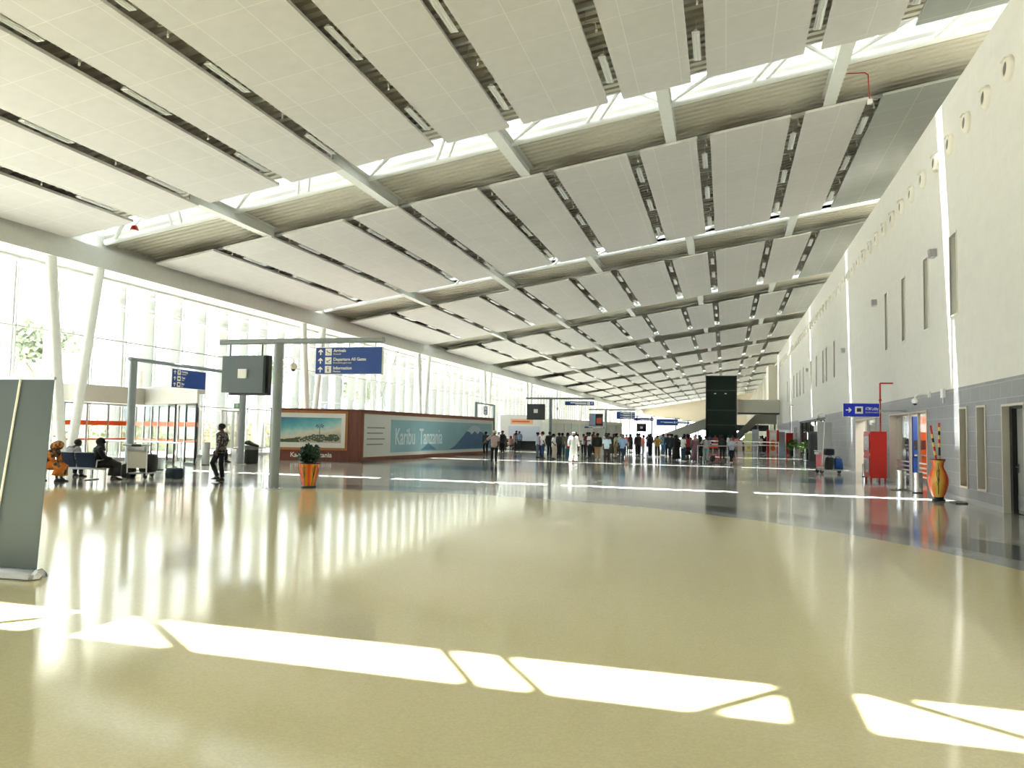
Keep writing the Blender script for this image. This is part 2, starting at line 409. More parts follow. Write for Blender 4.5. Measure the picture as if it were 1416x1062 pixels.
def skylight(k):
    s = S(k); t = thing('skylight', None, 'skylight', (0, s, zp(0)+DK))
    row = 'over the sun patch nearest the camera' if k == 0 else ('behind the camera' if k < 0 else 'before the %s row of ceiling panels' % ORD[k])
    t['label'] = 'white rooflight strip, '+row
    t['group'] = 'rooflights across the hall roof'
    dz = -(zp(0)+DK)
    def sh(mb):
        mb.v = [(x, y-s, z+dz) for x, y, z in mb.v]; return mb
    sh(slab(slab(MB(), -25.3, 9.4, s+2.6, s+2.7, DK-0.02, DK+0.75), -25.3, 9.4, s+0.65, s+0.75, DK-0.02, DK+0.75)
       .box(-25.5, -25.3, s+.65, s+2.7, 8.5, 10.2).box(9.4, 9.6, s+.65, s+2.7, 13.6, 15.6)).build('kerb', M_STEELW, t)
    sh(slab(slab(MB(), -25.3, 9.4, s+0.75, s+1.62, DK+.58, DK+.61), -25.3, 9.4, s+2.25, s+2.6, DK+.58, DK+.61)).build('translucent_sheet', M_TRANSL, t)
    sh(slab(MB(), -25.3, 9.4, s+1.62, s+2.25, DK+.585, DK+.6)).build('clear_pane', M_GLASS, t)
    sh(MB().tube((-25.1, s+2.5, zp(-25.1)+DK-.02), (9.3, s+2.5, zp(9.3)+DK-.02), 0.13)).build('edge_tube', M_STEELW, t, smooth=True)
    for x in [-24.6]+BX+[9.0]:
        for d in (-1, 1):
            if x < -24 and d < 0 or x > 8 and d > 0: continue
            sh(MB().tube((x, s+2.45, zp(x)+DK), (x+d*1.45+(.75 if d > 0 else 0), s+0.75, zp(x+d*1.45)+DK+.3), 0.08, n=8)).build('brace', M_STEELW, t, smooth=True)
        if x < 8:
            for q in (2.75, 3.2):
                sh(MB().tube((x+q+1.1, s+0.78, zp(x+q+1.1)+DK+.3), (x+q, s+2.5, zp(x+q)+DK), 0.065, n=8)).build('tie_rod', M_STEELW, t, smooth=True)
    return t
for k in range(-1, NB): skylight(k)
# ---- longitudinal rafters
for i, x in enumerate(BX):
    z0 = zp(x)+0.10; z1 = zp(x)+DK-0.02
    for k in range(-1, NB):
        a, b = S(k)-.25, min(S(k)+5.2, YE)
        mb = MB().box(-.2, .2, a, b, z0, z0+.03).box(-.2, .2, a, b, z1-.03, z1).box(-.025, .025, a, b, z0+.03, z1-.03)
        o = mb.build('roof_rafter', M_BEAMG, loc=(x, 0, 0))
        tag(o, 'pale steel rafter, %s from glass wall, crossing the rooflight %s' % (ORD[i], 'behind the camera' if k < 0 else ('above the sun patch' if k == 0 else 'before the %s panel row' % ORD[k])), 'beam', 'rafters across the rooflights')
pur = 0
# ---- hanging panels
GC = [-21.25, -18.4, -15.07, -12.57, -9.22, -6.6, -3.36, -.8, 2.47, 5.0]
ed_ = [-24.43]+[v for g in GC for v in (g-.24, g+.24)]+[9.2]
COLS = list(zip(ed_[::2], ed_[1::2]))
PL0, PL1 = 4.7, P
pm = []
for ci, (a, b) in enumerate(COLS):
    mb = MB(); q = [(a, 0), (b, 0), (b, P-4.7), (a, P-4.7)]
    mb.hexa([(x, y, zp(x)) for x, y in q], [(x, y, zp(x)+0.09) for x, y in q])
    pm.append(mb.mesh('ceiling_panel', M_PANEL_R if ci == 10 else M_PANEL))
for k in range(-1, NB):
    ys = S(k)+4.7
    if k == -1: ys = S(-1)+4.7
    for ci in range(11):
        if ys+P-4.7 > YE+1: continue
        o = obj_from(pm[ci], 'ceiling_panel', loc=(0, ys, 0))
        if k == -1: row = 'row above the camera'
        else: row = '%s row from the camera' % ORD[k]
        tag(o, 'white ceiling panel, %s from glass wall, %s' % (ORD[ci], row), 'ceiling panel', 'hanging ceiling panels')
GAPX = [(COLS[i][1]+COLS[i+1][0])/2 for i in range(10)]
# fluorescent battens in the gaps
t = thing('fluorescent_batten', '', 'lamp')
LL = 1.7
hm = MB().box(-.035, .035, 0, LL, .03, .09).add([(-.11, 0, .02), (.11, 0, .02), (.035, 0, .06), (-.035, 0, .06), (-.11, LL, .02), (.11, LL, .02), (.035, LL, .06), (-.035, LL, .06)],
    [(0, 1, 2, 3), (7, 6, 5, 4), (0, 4, 5, 1), (1, 5, 6, 2), (2, 6, 7, 3), (3, 7, 4, 0)]).tube((0, .3, .09), (0, .3, .5), .008, n=6).tube((0, LL-.3, .09), (0, LL-.3, .5), .008, n=6)
hm.build('housing', M_WHITE, t)
for x in (-.05, .05): MB().tube((x, .06, -.0), (x, LL-.06, -.0), .018, n=8).build('tube', mat('unlit_tube', (236, 238, 236), .3), t, smooth=True)
one = MB().box(-.035, .035, 0, LL, .03, .09).box(-.1, .1, 0, LL, .0, .035).mesh('fluorescent_batten', M_WHITE)
first = t
for k in range(-1, 5):
    for gi, gx in enumerate(GAPX):
        for j, f in enumerate((1.9, 6.1, 10.9)):
            if k == 4 and j == 1: continue
            loc = (gx, S(k)+4.7+f, zp(gx)+0.05)
            if k <= 1:
                o = first if first is not None and first.location.length == 0 else copy_tree(t)
                if o is first: first = None
                o.location = loc; ob = o
            else:
                ob = obj_from(one, 'fluorescent_batten', loc=loc)
            r = 'panel row above the camera' if k == -1 else '%s panel row' % ORD[k]
            tag(ob, 'unlit batten, %s gap from glass wall, %s, %s position' % (ORD[gi], r, ('near', 'middle', 'far')[j]), 'lamp', 'fluorescent battens in the ceiling gaps')
# sprinkler brackets
sm = MB().tube((-.2, 0, .28), (-.2, 0, .6), .01, n=6).box(-.22, .22, -.02, .02, .26, .30).path([(-.1, 0, .28), (.06, 0, .24), (.1, -.02, .02)], .016, 6).tube((.1, -.02, .04), (.1, -.02, -.04), .028, n=8)
sme = sm.mesh('sprinkler', M_CREAM, True)
for k in range(-1, 3):
    for gi, gx in enumerate(GAPX):
        for j, f in enumerate((0.9, 4.6, 9.4)):
            if j == 1 and k > 1: continue
            o = obj_from(sme, 'sprinkler', loc=(gx, S(k)+4.7+f, zp(gx)))
            r = 'above the camera' if k == -1 else '%s panel row' % ORD[k]
            tag(o, 'white sprinkler, %s gap from glass wall, %s, %s' % (ORD[gi], r, ('near end', 'middle', 'far end')[j]), 'sprinkler', 'sprinklers in the ceiling gaps')
# cross purlins seen dark in the gaps
for k in range(-1, 4):
    for j in range(4):
        y = S(k)+4.7+(1.2, 5.0, 8.9, 13.1)[j]
        mb = slab(MB(), -24.6, 9.2, y, y+.12, .42, .55)
        o = mb.build('purlin', M_BEAMG)
        tag(o, 'thin purlin above the panels, %s of four, %s' % (ORD[j], 'above the camera' if k < 0 else '%s panel row' % ORD[k]), 'beam', 'purlins above the panels')
# ================================================================ LEFT SIDE OF THE HALL
# ---- V columns under the edge beam
for i in range(-1, 13):
    y = 24.65+P*i
    if y > YE-4: continue
    t = thing('v_column', 'white V-shaped tubular column below the edge beam, %s along the glass wall' % ('beside the camera' if i < 0 else ORD[i]), 'column', (-25, y, 0), 0, 'V columns along the glass wall')
    for s_ in (-1, 1):
        MB().tube((0, s_*.16, 0.02), (0, s_*1.2, 8.05), 0.17, 0.19, n=20).build('strut', M_STEELW, t, smooth=True)
    MB().box(-.3, .3, -.45, .45, 0, .03).build('base_plate', M_STEELW, t)
# tie cables crossed behind the poster booth
t = thing('cross_bracing', 'thin crossed steel cables in front of the glass above the long poster', 'bracing', (-26.5, 56.5, 0))
MB().tube((0, -3.4, 8.15), (0, 1.2, 3.0), .025, n=6).tube((0, 3.0, 8.15), (0, -1.0, 3.0), .025, n=6).build('cable', M_GREY, t)
MB().tube((0, .1, 0.0), (0, .1, 4.3), .05, n=8).build('post', M_STEELW, t)

# ---- entrance lobby
E0 = Vector((-21.05, 27.2)); E1 = Vector((-24.75, 29.19)); ed = (E1-E0).normalized(); en = Vector((ed.y, -ed.x))
if en.y > 0: en = -en
E2 = E0+ed*6.6
t = thing('entrance_lobby', 'cream-canopied glass entrance lobby with orange bands on its doors', 'entrance', (0, 0, 0))
bk0 = Vector((-26.8, 34.8))
can = [tuple(E2), tuple(E0+ed*.25), tuple(E0), tuple(bk0), (-26.82, E2.y)]
M_CAN = mat('beige_canopy', (206, 202, 192), .5)
MB().prism(can, 2.57, 3.3).prism([(-26.8, 26.0), (-25.9, 26.0), (-25.9, E2.y+.2), (-26.8, E2.y+.2)], 2.57, 3.3).build('canopy', M_CAN, t)
MB().prism([(x+.12, y+.3) for x, y in can], 3.3, 3.42).build('canopy_top', M_CAN, t)
def pane(a, b, z0, z1, name, m, th=.02, par=t):
    a, b = Vector(a), Vector(b); d = (b-a).normalized(); q = Vector((-d.y, d.x))*th/2
    return MB().prism([tuple(a-q), tuple(b-q), tuple(b+q), tuple(a+q)], z0, z1).build(name, m, par)
def framed(a, b, name, glassm=M_GLASS, par=t, fm=None, z1=2.55, band=True, post=.05):
    fm = fm or M_ALU; a, b = Vector(a), Vector(b); d = (b-a).normalized()
    g = pane(a, b, .08, z1-.05, name, glassm, .015, par)
    mb = MB()
    for p in (a, b-d*post):
        q = Vector((-d.y, d.x))*.03; mb.prism([tuple(p-q), tuple(p+d*post-q), tuple(p+d*post+q), tuple(p+q)], 0, z1)
    q = Vector((-d.y, d.x))*.028
    for zz0, zz1 in ((0, .09), (z1-.07, z1)): mb.prism([tuple(a-q), tuple(b-q), tuple(b+q), tuple(a+q)], zz0, zz1)
    mb.build('frame', fm, g)
    if band:
        q = Vector((-d.y, d.x))*.014
        for nm, zz0, zz1 in (('orange_band', 1.58, 1.78), ('thin_orange_band', .93, 1.0)):
            MB().prism([tuple(a+d*.05-q), tuple(b-d*.05-q), tuple(b-d*.05+q), tuple(a+d*.05+q)], zz0, zz1).build(nm, M_ORANGE, g)
    return g
cuts = [0.0, 1.0, 1.75, 2.05, 2.8, 3.85, 4.6, 5.5, 6.5]
for i, (a, b) in enumerate(zip(cuts, cuts[1:])):
    if i == 2: continue
    framed(E0+ed*a, E0+ed*b, 'door' if i in (1, 3, 4) else 'side_light', fm=M_DKGREY if i in (0, 3) else M_ALU)
for a, b in ((26.1, 27.3), (27.3, 28.5), (28.5, 29.7)): framed((-26.7, b), (-26.7, a), 'door')
framed(E0, E0+(bk0-E0)*.45, 'side_light', fm=M_DKGREY); framed(E0+(bk0-E0)*.5, bk0, 'side_light')
for p_, r_ in ((E0+ed*4.2+Vector((.1, -.12)), .03),):
    pass
# low guard rail before the lobby
t = thing('guard_rail', 'low steel guard rail in front of the entrance lobby', 'railing', (-19.9, 23.7, 0))
MB().tube((-3.6, 1.0, 1.0), (0.9, 0.1, 1.0), .03, n=8).tube((-3.6, 1.0, .02), (-3.6, 1.0, 1.0), .025, n=8).tube((.9, .1, .02), (.9, .1, 1.0), .025, n=8).build('rail', M_ALU, t)
# exit doors right of the lobby, with green exit sign
t = thing('exit_door', 'pair of glass exit doors right of the entrance lobby', 'door', (-26.6, 37.5, 0))
for a, b in ((-1.1, 0), (0, 1.1)):
    g = MB().box(-.012, .012, a+.05, b-.05, .1, 2.45).build('door_leaf', M_GLASS, t)
    MB().box(-.03, .03, a+.02, a+.08, 0, 2.5).box(-.03, .03, b-.08, b-.02, 0, 2.5).box(-.03, .03, a, b, 2.44, 2.52).box(-.03, .03, a, b, 0.0, .1).build('frame', M_STEELW, g)
t = thing('exit_sign', 'small green and white exit sign above the glass exit doors', 'sign', (-26.8, 38.2, 2.8))
MB().box(-.04, .04, -.36, .36, -.15, .15).build('plate', mat('green_exit', (40, 140, 80), .4), t)
MB().box(.041, .045, -.32, -.05, -.11, .11).build('pictogram_field', M_WHITE, t)
MB().tube((.047, .12, -.08), (.047, .12, .02), .03, n=6).tube((.047, .06, .02), (.047, .22, .02), .02, n=6).ball((.047, .13, .08), .02, .03, .03).build('running_figure', M_WHITE, t)

# ---- roll-up banners seen from behind (front left)
M_BANB = mat('grey_banner_back', (80, 92, 100), 0.55, var=.04, scale=2)
LEAN = .06
def rollup(x, y, rz, label, wdt=.85, h=2.12, m=M_BANB, group='roll-up banners', base=True):
    t = thing('roll_up_banner', label, 'banner', (x, y, 0), rz, group)
    MB().hexa([(-wdt/2, -.006, .1), (wdt/2, -.006, .1), (wdt/2, .0, .1), (-wdt/2, .0, .1)], [(-wdt/2+LEAN, .028, h), (wdt/2+LEAN, .028, h), (wdt/2+LEAN, .034, h), (-wdt/2+LEAN, .034, h)]).build('sheet', m, t)
    MB().box(-wdt/2-.01+LEAN, wdt/2+.01+LEAN, .015, .045, h-.01, h+.02).build('top_rail', M_ALU, t)
    if base:
        MB().rings([[(x_, yy, zz) for yy, zz in ((-.13, .012), (-.1, .06), (-.04, .1), (.05, .1), (.1, .06), (.13, .012))] for x_ in (-wdt/2-.02, wdt/2+.02)]).build('base', M_ALU, t)
        for s_ in (-1, 1):
            MB().rings([[(s_*(wdt/2+.02+q), yy*sc, .012+(zz-.012)*sc) for yy, zz in ((-.13, .012), (-.1, .06), (-.04, .1), (.05, .1), (.1, .06), (.13, .012))] for q, sc in ((0, 1), (.03, .8), (.06, .3))]).build('end_cap', M_CHROME, t)
    MB().tube((-.16, -.03, .1), (LEAN, .02, h), .012, n=8).build('support_pole', M_WHITE, t)
    return t
rollup(-7.44, 6.60, R(3), 'grey back of a roll-up banner on a silver base, at the front left')
LEAN = 0.0

# ---- signs on posts
def arrow(mb, x, y, z, s, dirn=(0, 1)):
    """arrow drawn in the XZ plane on a face looking towards -Y"""
    dx, dz = dirn; px, pz = dz, -dx
    def q(a, b): return (x+dx*a*s+px*b*s, z+dz*a*s+pz*b*s)
    pts = [q(-.5, -.11), q(.1, -.11), q(-.08, -.42), q(.12, -.42), q(.5, 0), q(.12, .42), q(-.08, .42), q(.1, .11), q(-.5, .11)]
    n = len(pts); mb.add([(a, y, b) for a, b in pts]+[(a, y-.004, b) for a, b in pts], [tuple(range(n)), tuple(range(2*n-1, n-1, -1))]+[(i, (i+1) % n, n+(i+1) % n, n+i) for i in range(n)])
def flat(mb, pts, y, th=.004):
    n = len(pts); mb.add([(a, y, b) for a, b in pts]+[(a, y-th, b) for a, b in pts], [tuple(range(n)), tuple(range(2*n-1, n-1, -1))]+[(i, (i+1) % n, n+(i+1) % n, n+i) for i in range(n)])
M_INK = mat('dark_ink', (40, 44, 52), .5)
def pictogram(mb, kind, x, z, s, y):
    if kind == 'arrive': flat(mb, [(x-.35*s, z+.25*s), (x-.25*s, z+.25*s), (x-.1*s, z+.02*s), (x+.35*s, z-.12*s), (x+.35*s, z-.2*s), (x-.2*s, z-.05*s)], y); flat(mb, [(x-.3*s, z-.34*s), (x+.35*s, z-.34*s), (x+.35*s, z-.3*s), (x-.3*s, z-.3*s)], y)
    elif kind == 'depart': flat(mb, [(x-.38*s, z-.02*s), (x-.28*s, z+.02*s), (x-.1*s, z-.08*s), (x+.35*s, z+.22*s), (x+.38*s, z+.14*s), (x-.1*s, z-.22*s), (x-.25*s, z-.14*s)], y); flat(mb, [(x-.3*s, z-.34*s), (x+.35*s, z-.34*s), (x+.35*s, z-.3*s), (x-.3*s, z-.3*s)], y)
    elif kind == 'info': flat(mb, [(x-.07*s, z-.34*s), (x+.09*s, z-.34*s), (x+.09*s, z+.1*s), (x-.07*s, z+.1*s)], y); flat(mb, [(x-.07*s, z+.2*s), (x+.09*s, z+.2*s), (x+.09*s, z+.34*s), (x-.07*s, z+.34*s)], y)
    elif kind == 'car': flat(mb, [(x-.35*s, z-.2*s), (x+.35*s, z-.2*s), (x+.35*s, z), (x+.2*s, z+.05*s), (x+.12*s, z+.22*s), (x-.15*s, z+.22*s), (x-.22*s, z+.05*s), (x-.35*s, z)], y)
    elif kind == 'bus': flat(mb, [(x-.3*s, z-.25*s), (x+.3*s, z-.25*s), (x+.3*s, z+.28*s), (x-.3*s, z+.28*s)], y)
    elif kind == 'p': flat(mb, [(x-.15*s, z-.3*s), (x-.03*s, z-.3*s), (x-.03*s, z-.05*s), (x+.18*s, z-.02*s), (x+.22*s, z+.16*s), (x+.14*s, z+.3*s), (x-.15*s, z+.3*s)], y)
def sign_board(x0, x1, z0, z1, rows, par, y=0.0, m=None, side='l', th=.09, tsx=1.0):
    """a double-shelled sign whose face looks to -Y; coordinates local to its thing"""
    m = m or M_SIGN
    MB().box(x0-.015, x1+.015, y-th/2+.006, y+th/2-.006, z0-.015, z1+.015).build('casing', M_WHITE, par)
    MB().box(x0, x1, y-th/2, y+th/2, z0, z1).build('face', m, par)
    n = len(rows); rh = (z1-z0)/n; yf = y-th/2-.001
    a = MB(); b = MB(); c = MB()
    for i, (pic, big, small) in enumerate(rows):
        zc = z1-rh*(i+.5); s = min(rh*.8, .26)
        ax = x0+s*.75 if side == 'l' else x1-s*.6; bx_ = x0+s*2.0 if side == 'l' else x1-s*1.8
        arrow(a, ax, yf, zc, s*.85, (0, 1) if side != 'r2' else (1, 0)); flat(b, [(bx_-s/2, zc-s/2), (bx_+s/2, zc-s/2), (bx_+s/2, zc+s/2), (bx_-s/2, zc+s/2)], yf)
        if pic: pictogram(c, pic, bx_, zc, s*.95, yf-.005)
        if big:
            tx = bx_+s*.8
            text_obj(big, s*.62, M_WHITE, 'lettering', par, (tx, yf-.004, zc+s*.18), bold=.0012, sx=tsx)
            if small: text_obj(small, s*.36, mat('pale_yellow_ink', (226, 220, 190), .5), 'lettering', par, (tx, yf-.004, zc-s*.30), sx=tsx)
        elif small == 'bars':
            bb_ = MB(); L = (bx_-s*.8)-(x0+.1)
            for q, (fz, fl_) in enumerate(((.16, .8), (-.2, .55))): flat(bb_, [(bx_-s*.8-L*fl_, zc+fz*s-.03), (bx_-s*.8, zc+fz*s-.03), (bx_-s*.8, zc+fz*s+.03), (bx_-s*.8-L*fl_, zc+fz*s+.03)], yf)
            bb_.build('text_line', M_WHITE, par)
    a.build('arrow', M_WHITE, par); b.build('pictogram_field', M_WHITE, par)
    if c.v: c.build('pictogram', M_INK, par)
def post_with_base(par, r, h, m=M_GREY, x=0, y=0):
    MB().tube((x, y, 0), (x, y, h), r, n=20).build('post', m, par, smooth=True)
    b = MB().tube((x, y, 0), (x, y, .02), r*1.9, n=20)
    for q in range(4): b.tube((x+r*1.5*math.cos(q*PI/2+.6), y+r*1.5*math.sin(q*PI/2+.6), 0), (x+r*1.5*math.cos(q*PI/2+.6), y+r*1.5*math.sin(q*PI/2+.6), .06), .015, n=6)
    b.build('base_plate', M_ALU, par)
def dome_cam(label, loc, side=1, wall=False, scale=1.0):
    t = thing('security_camera', label, 'camera', loc)
    if wall:
        MB().box(-.06*scale, 0, -.06, .06, -.08, .1).build('bracket', M_WHITE, t)
        MB().path([(-.05, 0, .02), (-.32, 0, .02), (-.42, 0, -.03), (-.44, 0, -.12)], .028, 10).build('arm', M_WHITE, t, smooth=True)
        c = (-.44, 0, -.2)
    else:
        MB().path([(0, 0, 0), (.12*side, 0, .07), (.26*side, 0, .07), (.33*side, 0, 0), (.33*side, 0, -.1)], .014, 8).build('arm', M_WHITE, t, smooth=True)
        c = (.33*side, 0, -.18)
    MB().ball(c, .10, .10, .10).build('housing', M_WHITE, t, smooth=True)
    MB().ball((c[0], c[1], c[2]-.05), .07, .07, .08).build('lens_dome', M_BLACK, t, smooth=True)
    return t
# big sign gantry with the screen seen from behind
t = thing('sign_gantry', 'grey post and crossbar carrying a screen and the blue Arrivals sign', 'sign post', (-11.6, 18.23, 0))
post_with_base(t, .125, 3.88)
MB().tube((-1.82, 0, 3.95), (3.08, 0, 3.95), .075, n=16).build('crossbar', M_GREY, t, smooth=True)
for x in (-1.5, -.5): MB().tube((x, 0, 3.5), (x, 0, 3.92), .02, n=8).build('hanger', M_BLACK, t)
for x in (1.3, 2.1, 2.85): MB().tube((x, 0, 3.75), (x, 0, 3.92), .012, n=8).build('hanger', M_GREY, t)
t = thing('display_screen', 'dark grey flat screen box seen from behind, hanging from the sign gantry', 'screen', (-12.62, 18.23, 0))
MB().box(-.66, .62, -.09, .03, 2.56, 3.56).build('back_cover', mat('slate_cover', (92, 104, 110), .45), t)
MB().box(-.52, .70, .04, .2, 2.50, 3.58).build('screen', M_BLACK, t)
MB().box(-.13, .13, -.14, -.09, 2.95, 3.2).build('access_box', M_WHITE, t)
t = thing('hanging_sign', 'blue Arrivals, Departure All Gates and Information sign hanging from the gantry', 'sign', (-9.5, 18.23, 0))
sign_board(-.95, .95, 3.07, 3.76, [('arrive', 'Arrivals', 'Kuwasili'), ('depart', 'Departure All Gates', 'Kuondoka geti zote'), ('info', 'Information', 'Maelezo')], t)
dome_cam('small white dome camera on an arm beside the tall gantry post', (-11.47, 18.23, 3.45), 1)
# portal frame near the entrance
def portal(x, y0, y1, label, z=3.9):
    t = thing('sign_portal', label, 'sign post', (x, y0, 0), 0, None)
    post_with_base(t, .13, z-.05); post_with_base(t, .13, z-.05, x=-.4, y=y1-y0)
    MB().tube((0, -.2, z), (-.4, y1-y0+.2, z), .07, n=14).build('crossbar', M_GREY, t, smooth=True)
    return t
portal(-19.8, 22.17, 29.1, 'grey two-post portal behind the trolley, near the entrance lobby')
t = thing('hanging_sign', 'blue Parking, Taxi and Bus sign hanging from the portal near the entrance', 'sign', (-19.9, 25.15, 0), R(90))
sign_board(-.95, .95, 3.06, 3.74, [('p', 'Parking', 'Maegesho'), ('car', 'Taxi', 'Teksi'), ('bus', 'Bus', 'Basi')], t)
t = portal(-19.3, 58.8, 65.1, 'grey two-post portal behind the far end of the long poster')
t = thing('hanging_sign', 'small blue sign in the portal behind the long poster', 'sign', (-19.5, 62.0, 0), R(90))
sign_board(-.5, .5, 3.0, 3.7, [('p', None, None), ('car', None, None)], t)
for (x, y, zt) in ((-19.8, 25.0, 3.74), (-19.4, 62.0, 3.7)):
    pass
def gantry(x, y, px, b0, b1, label, parts, z=3.78):
    t = thing('sign_gantry', label, 'sign post', (x, y, 0))
    post_with_base(t, .11, z-.04, x=px)
    MB().tube((b0, 0, z), (b1, 0, z), .07, n=12).build('crossbar', M_GREY, t, smooth=True)
    for h in parts: MB().tube((h, 0, 3.3), (h, 0, z), .012, n=6).build('hanger', M_GREY, t)
    return t
gantry(-11.53, 51.5, 0, -1.75, 3.0, 'grey sign gantry behind the queue, with a dark screen on its left arm', (-1.35, -.6, 1.4, 2.6), z=3.95)
t = thing('display_screen', 'dark screen box with a white square on its back, above the queue', 'screen', (-12.55, 51.5, 0))
MB().box(-.63, .63, -.07, .1, 2.47, 3.56).build('back_cover', mat('slate_dark', (62, 66, 68), .5), t); MB().box(-.14, .14, -.1, -.07, 2.94, 3.2).build('access_box', M_WHITE, t)
t = thing('hanging_sign', 'long narrow blue sign on the right arm of the second gantry', 'sign', (-9.52, 51.5, 0))
sign_board(-1.0, .98, 3.5, 3.75, [('arrive', None, 'bars')], t, side='r', m=M_SIGN)
dome_cam('small dome camera beside the second gantry post', (-11.4, 51.5, 3.45), 1)
gantry(-11.1, 74, 0, -1.7, 2.8, 'grey sign gantry with a lit colour screen, further down the hall', (-1.3, -.6, 1.3, 2.5), z=3.9)
t = thing('display_screen', 'colourful lit advertising screen hanging from the third gantry', 'screen', (-12.05, 74, 0))
MB().box(-.66, .66, -.03, .1, 2.34, 3.5).build('casing', M_BLACK, t)
q = MB().box(-.62, -.3, -.05, -.03, 2.4, 3.44); q.cur = 1; q.box(-.3, -.05, -.05, -.03, 2.4, 3.44); q.cur = 2; q.box(.05, .55, -.05, -.03, 2.55, 3.1)
q.build('picture', [mat('lilac', (150, 140, 170), .5), mat('green_blue', (110, 170, 190), .5), mat('dull_red', (190, 80, 70), .5)], t)
t = thing('hanging_sign', 'blue sign with three arrows on the right arm of the third gantry', 'sign', (-9.15, 74, 0))
sign_board(-.9, .83, 3.03, 3.71, [('arrive', None, 'bars'), ('depart', None, 'bars'), ('info', None, 'bars')], t, side='r')
t = thing('hanging_sign', 'thin blue sign low below the lit advertising screen', 'sign', (-12.15, 73.9, 0))
sign_board(-1.0, .95, 2.1, 2.25, [(None, None, 'bars')], t, side='r', th=.05)
for i, (x, y, w_, z0, z1, lb) in enumerate(((-9.3, 92, 2.3, 3.2, 3.55, 'narrow blue sign beyond the third gantry'), (-8.0, 112, 3.0, 2.9, 3.8, 'wide blue sign with a pale middle, far down the hall'),
        (-6.9, 128, 2.6, 3.4, 3.75, 'narrow blue sign furthest but one'), (-5.6, 140, 2.4, 2.9, 3.4, 'furthest small blue sign before the lift tower'))):
    t = thing('sign_gantry', 'thin far gantry holding the '+lb, 'sign post', (x, y, 0))
    MB().tube((w_*.4, .1, 0), (w_*.4, .1, z1+.15), .09, n=10).build('post', M_GREY, t); MB().tube((-w_*.6, .1, z1+.15), (w_*.6, .1, z1+.15), .06, n=8).build('crossbar', M_GREY, t)
    t = thing('hanging_sign', lb, 'sign', (x, y, 0)); sign_board(-w_/2, w_/2, z0, z1, [('arrive', None, 'bars')], t, side='r')
t = thing('display_screen', 'small far black screen with a white square, left of the far signs', 'screen', (-9.55, 92.0, 0))
MB().box(-.55, .55, -.05, .1, 1.9, 2.85).build('back_cover', M_BLACK, t); MB().box(-.15, .15, -.08, -.05, 2.25, 2.5).build('access_box', M_WHITE, t)
MB().box(-.03, .03, 0, .05, 2.85, 3.66).build('hanger', M_GREY, t)

# ---- litter bins and posts
def litter_bin(x, y, label, r=.24, h=.9):
    t = thing('litter_bin', label, 'bin', (x, y, 0))
    MB().lathe([(r*.85, 0), (r, .02), (r, h*.62)], n=20).build('body', M_BLACK, t, smooth=True)
    MB().lathe([(r*.99, h*.62), (r*1.0, h*.8)], n=20).build('liner_bag', mat('bag_grey', (120, 122, 126), .4), t, smooth=True)
    b = MB().rings([[(r*1.08*math.cos(a)*q, r*1.08*math.sin(a)*q, zz+r*.25*math.cos(a+2.6)) for a in [2*PI*i/20 for i in range(20)]] for q, zz in ((1, h*.8), (1, h*.88), (.8, h*.93), (.3, h*.96))])
    b.build('lid', M_BLACK, t, smooth=True)
litter_bin(-20.25, 29.95, 'black round litter bin with a slanted lid beside the portal post', .3, 1.0)
def steel_bin(x, y, label, r, h, m=None):
    t = thing('steel_bin', label, 'bin', (x, y, 0)); MB().lathe([(r, 0), (r, h), (r*.93, h), (r*.93, h-.06)], n=20).build('body', m or M_CHROME, t, smooth=True)
    MB().lathe([(r+.01, 0), (r+.01, .03)], n=20).build('base_ring', M_BLACK, t, smooth=True)
steel_bin(-20.0, 23.9, 'small grey bin just right of the parked luggage trolley', .16, .45, M_GREY)
steel_bin(-21.0, 27.85, 'pale cylindrical bin post right of the entrance lobby', .15, .95, M_ALU)

# ---- poster booth
BA, BC, BD = Vector((-21.9, 33.92)), Vector((-17.65, 35.44)), Vector((-16.5, 54.6)); BE_ = Vector((-20.8, 54.6))
def wood(name, c1, c2):
    m = mat(name, c1, .5); nt = m.node_tree
    n = [x for x in nt.nodes if x.type == 'TEX_NOISE'][0]; tc = [x for x in nt.nodes if x.type == 'TEX_COORD'][0]
    mp = nt.nodes.new('ShaderNodeMapping'); mp.inputs['Scale'].default_value = (4, 4, .35)
    nt.links.new(tc.outputs['Object'], mp.inputs[0]); nt.links.new(mp.outputs[0], n.inputs['Vector'])
    mx = [x for x in nt.nodes if x.type == 'MIX'][0]; mx.inputs[6].default_value = rgb(*c1)+(1,); mx.inputs[7].default_value = rgb(*c2)+(1,); n.inputs['Scale'].default_value = 2.5
    return m
M_WOOD = wood('reddish_wood', (92, 48, 40), (150, 92, 80)); M_FRAME = wood('orange_brown_frame', (168, 100, 56), (206, 142, 92)); M_FRAME2 = wood('dark_frame', (112, 66, 38), (150, 96, 60))
t = thing('poster_booth', 'long brown wooden hoarding booth with framed posters, beside the glass wall', 'booth')
MB().prism([tuple(v) for v in (BA, BC, BD, BE_)], 0, 2.55).build('body', M_WOOD, t)
MB().prism([tuple(v) for v in (BA+Vector((-.05, -.05)), BC+Vector((.04, -.05)), BD+Vector((.04, .04)), BE_+Vector((-.05, .05)))], 2.55, 2.6).build('top_trim', M_WOOD, t)
def face_group(name, A, B, label, cat='poster'):
    """a thing whose local X runs along the wall A->B and whose local -Y faces out of it"""
    d = (B-A).normalized(); e = thing(name, label, cat, (A.x, A.y, 0), math.atan2(d.y, d.x)); return e, (B-A).length
pf, L = face_group('beach_poster', BA, BC, 'framed beach photograph poster on the short front of the booth')
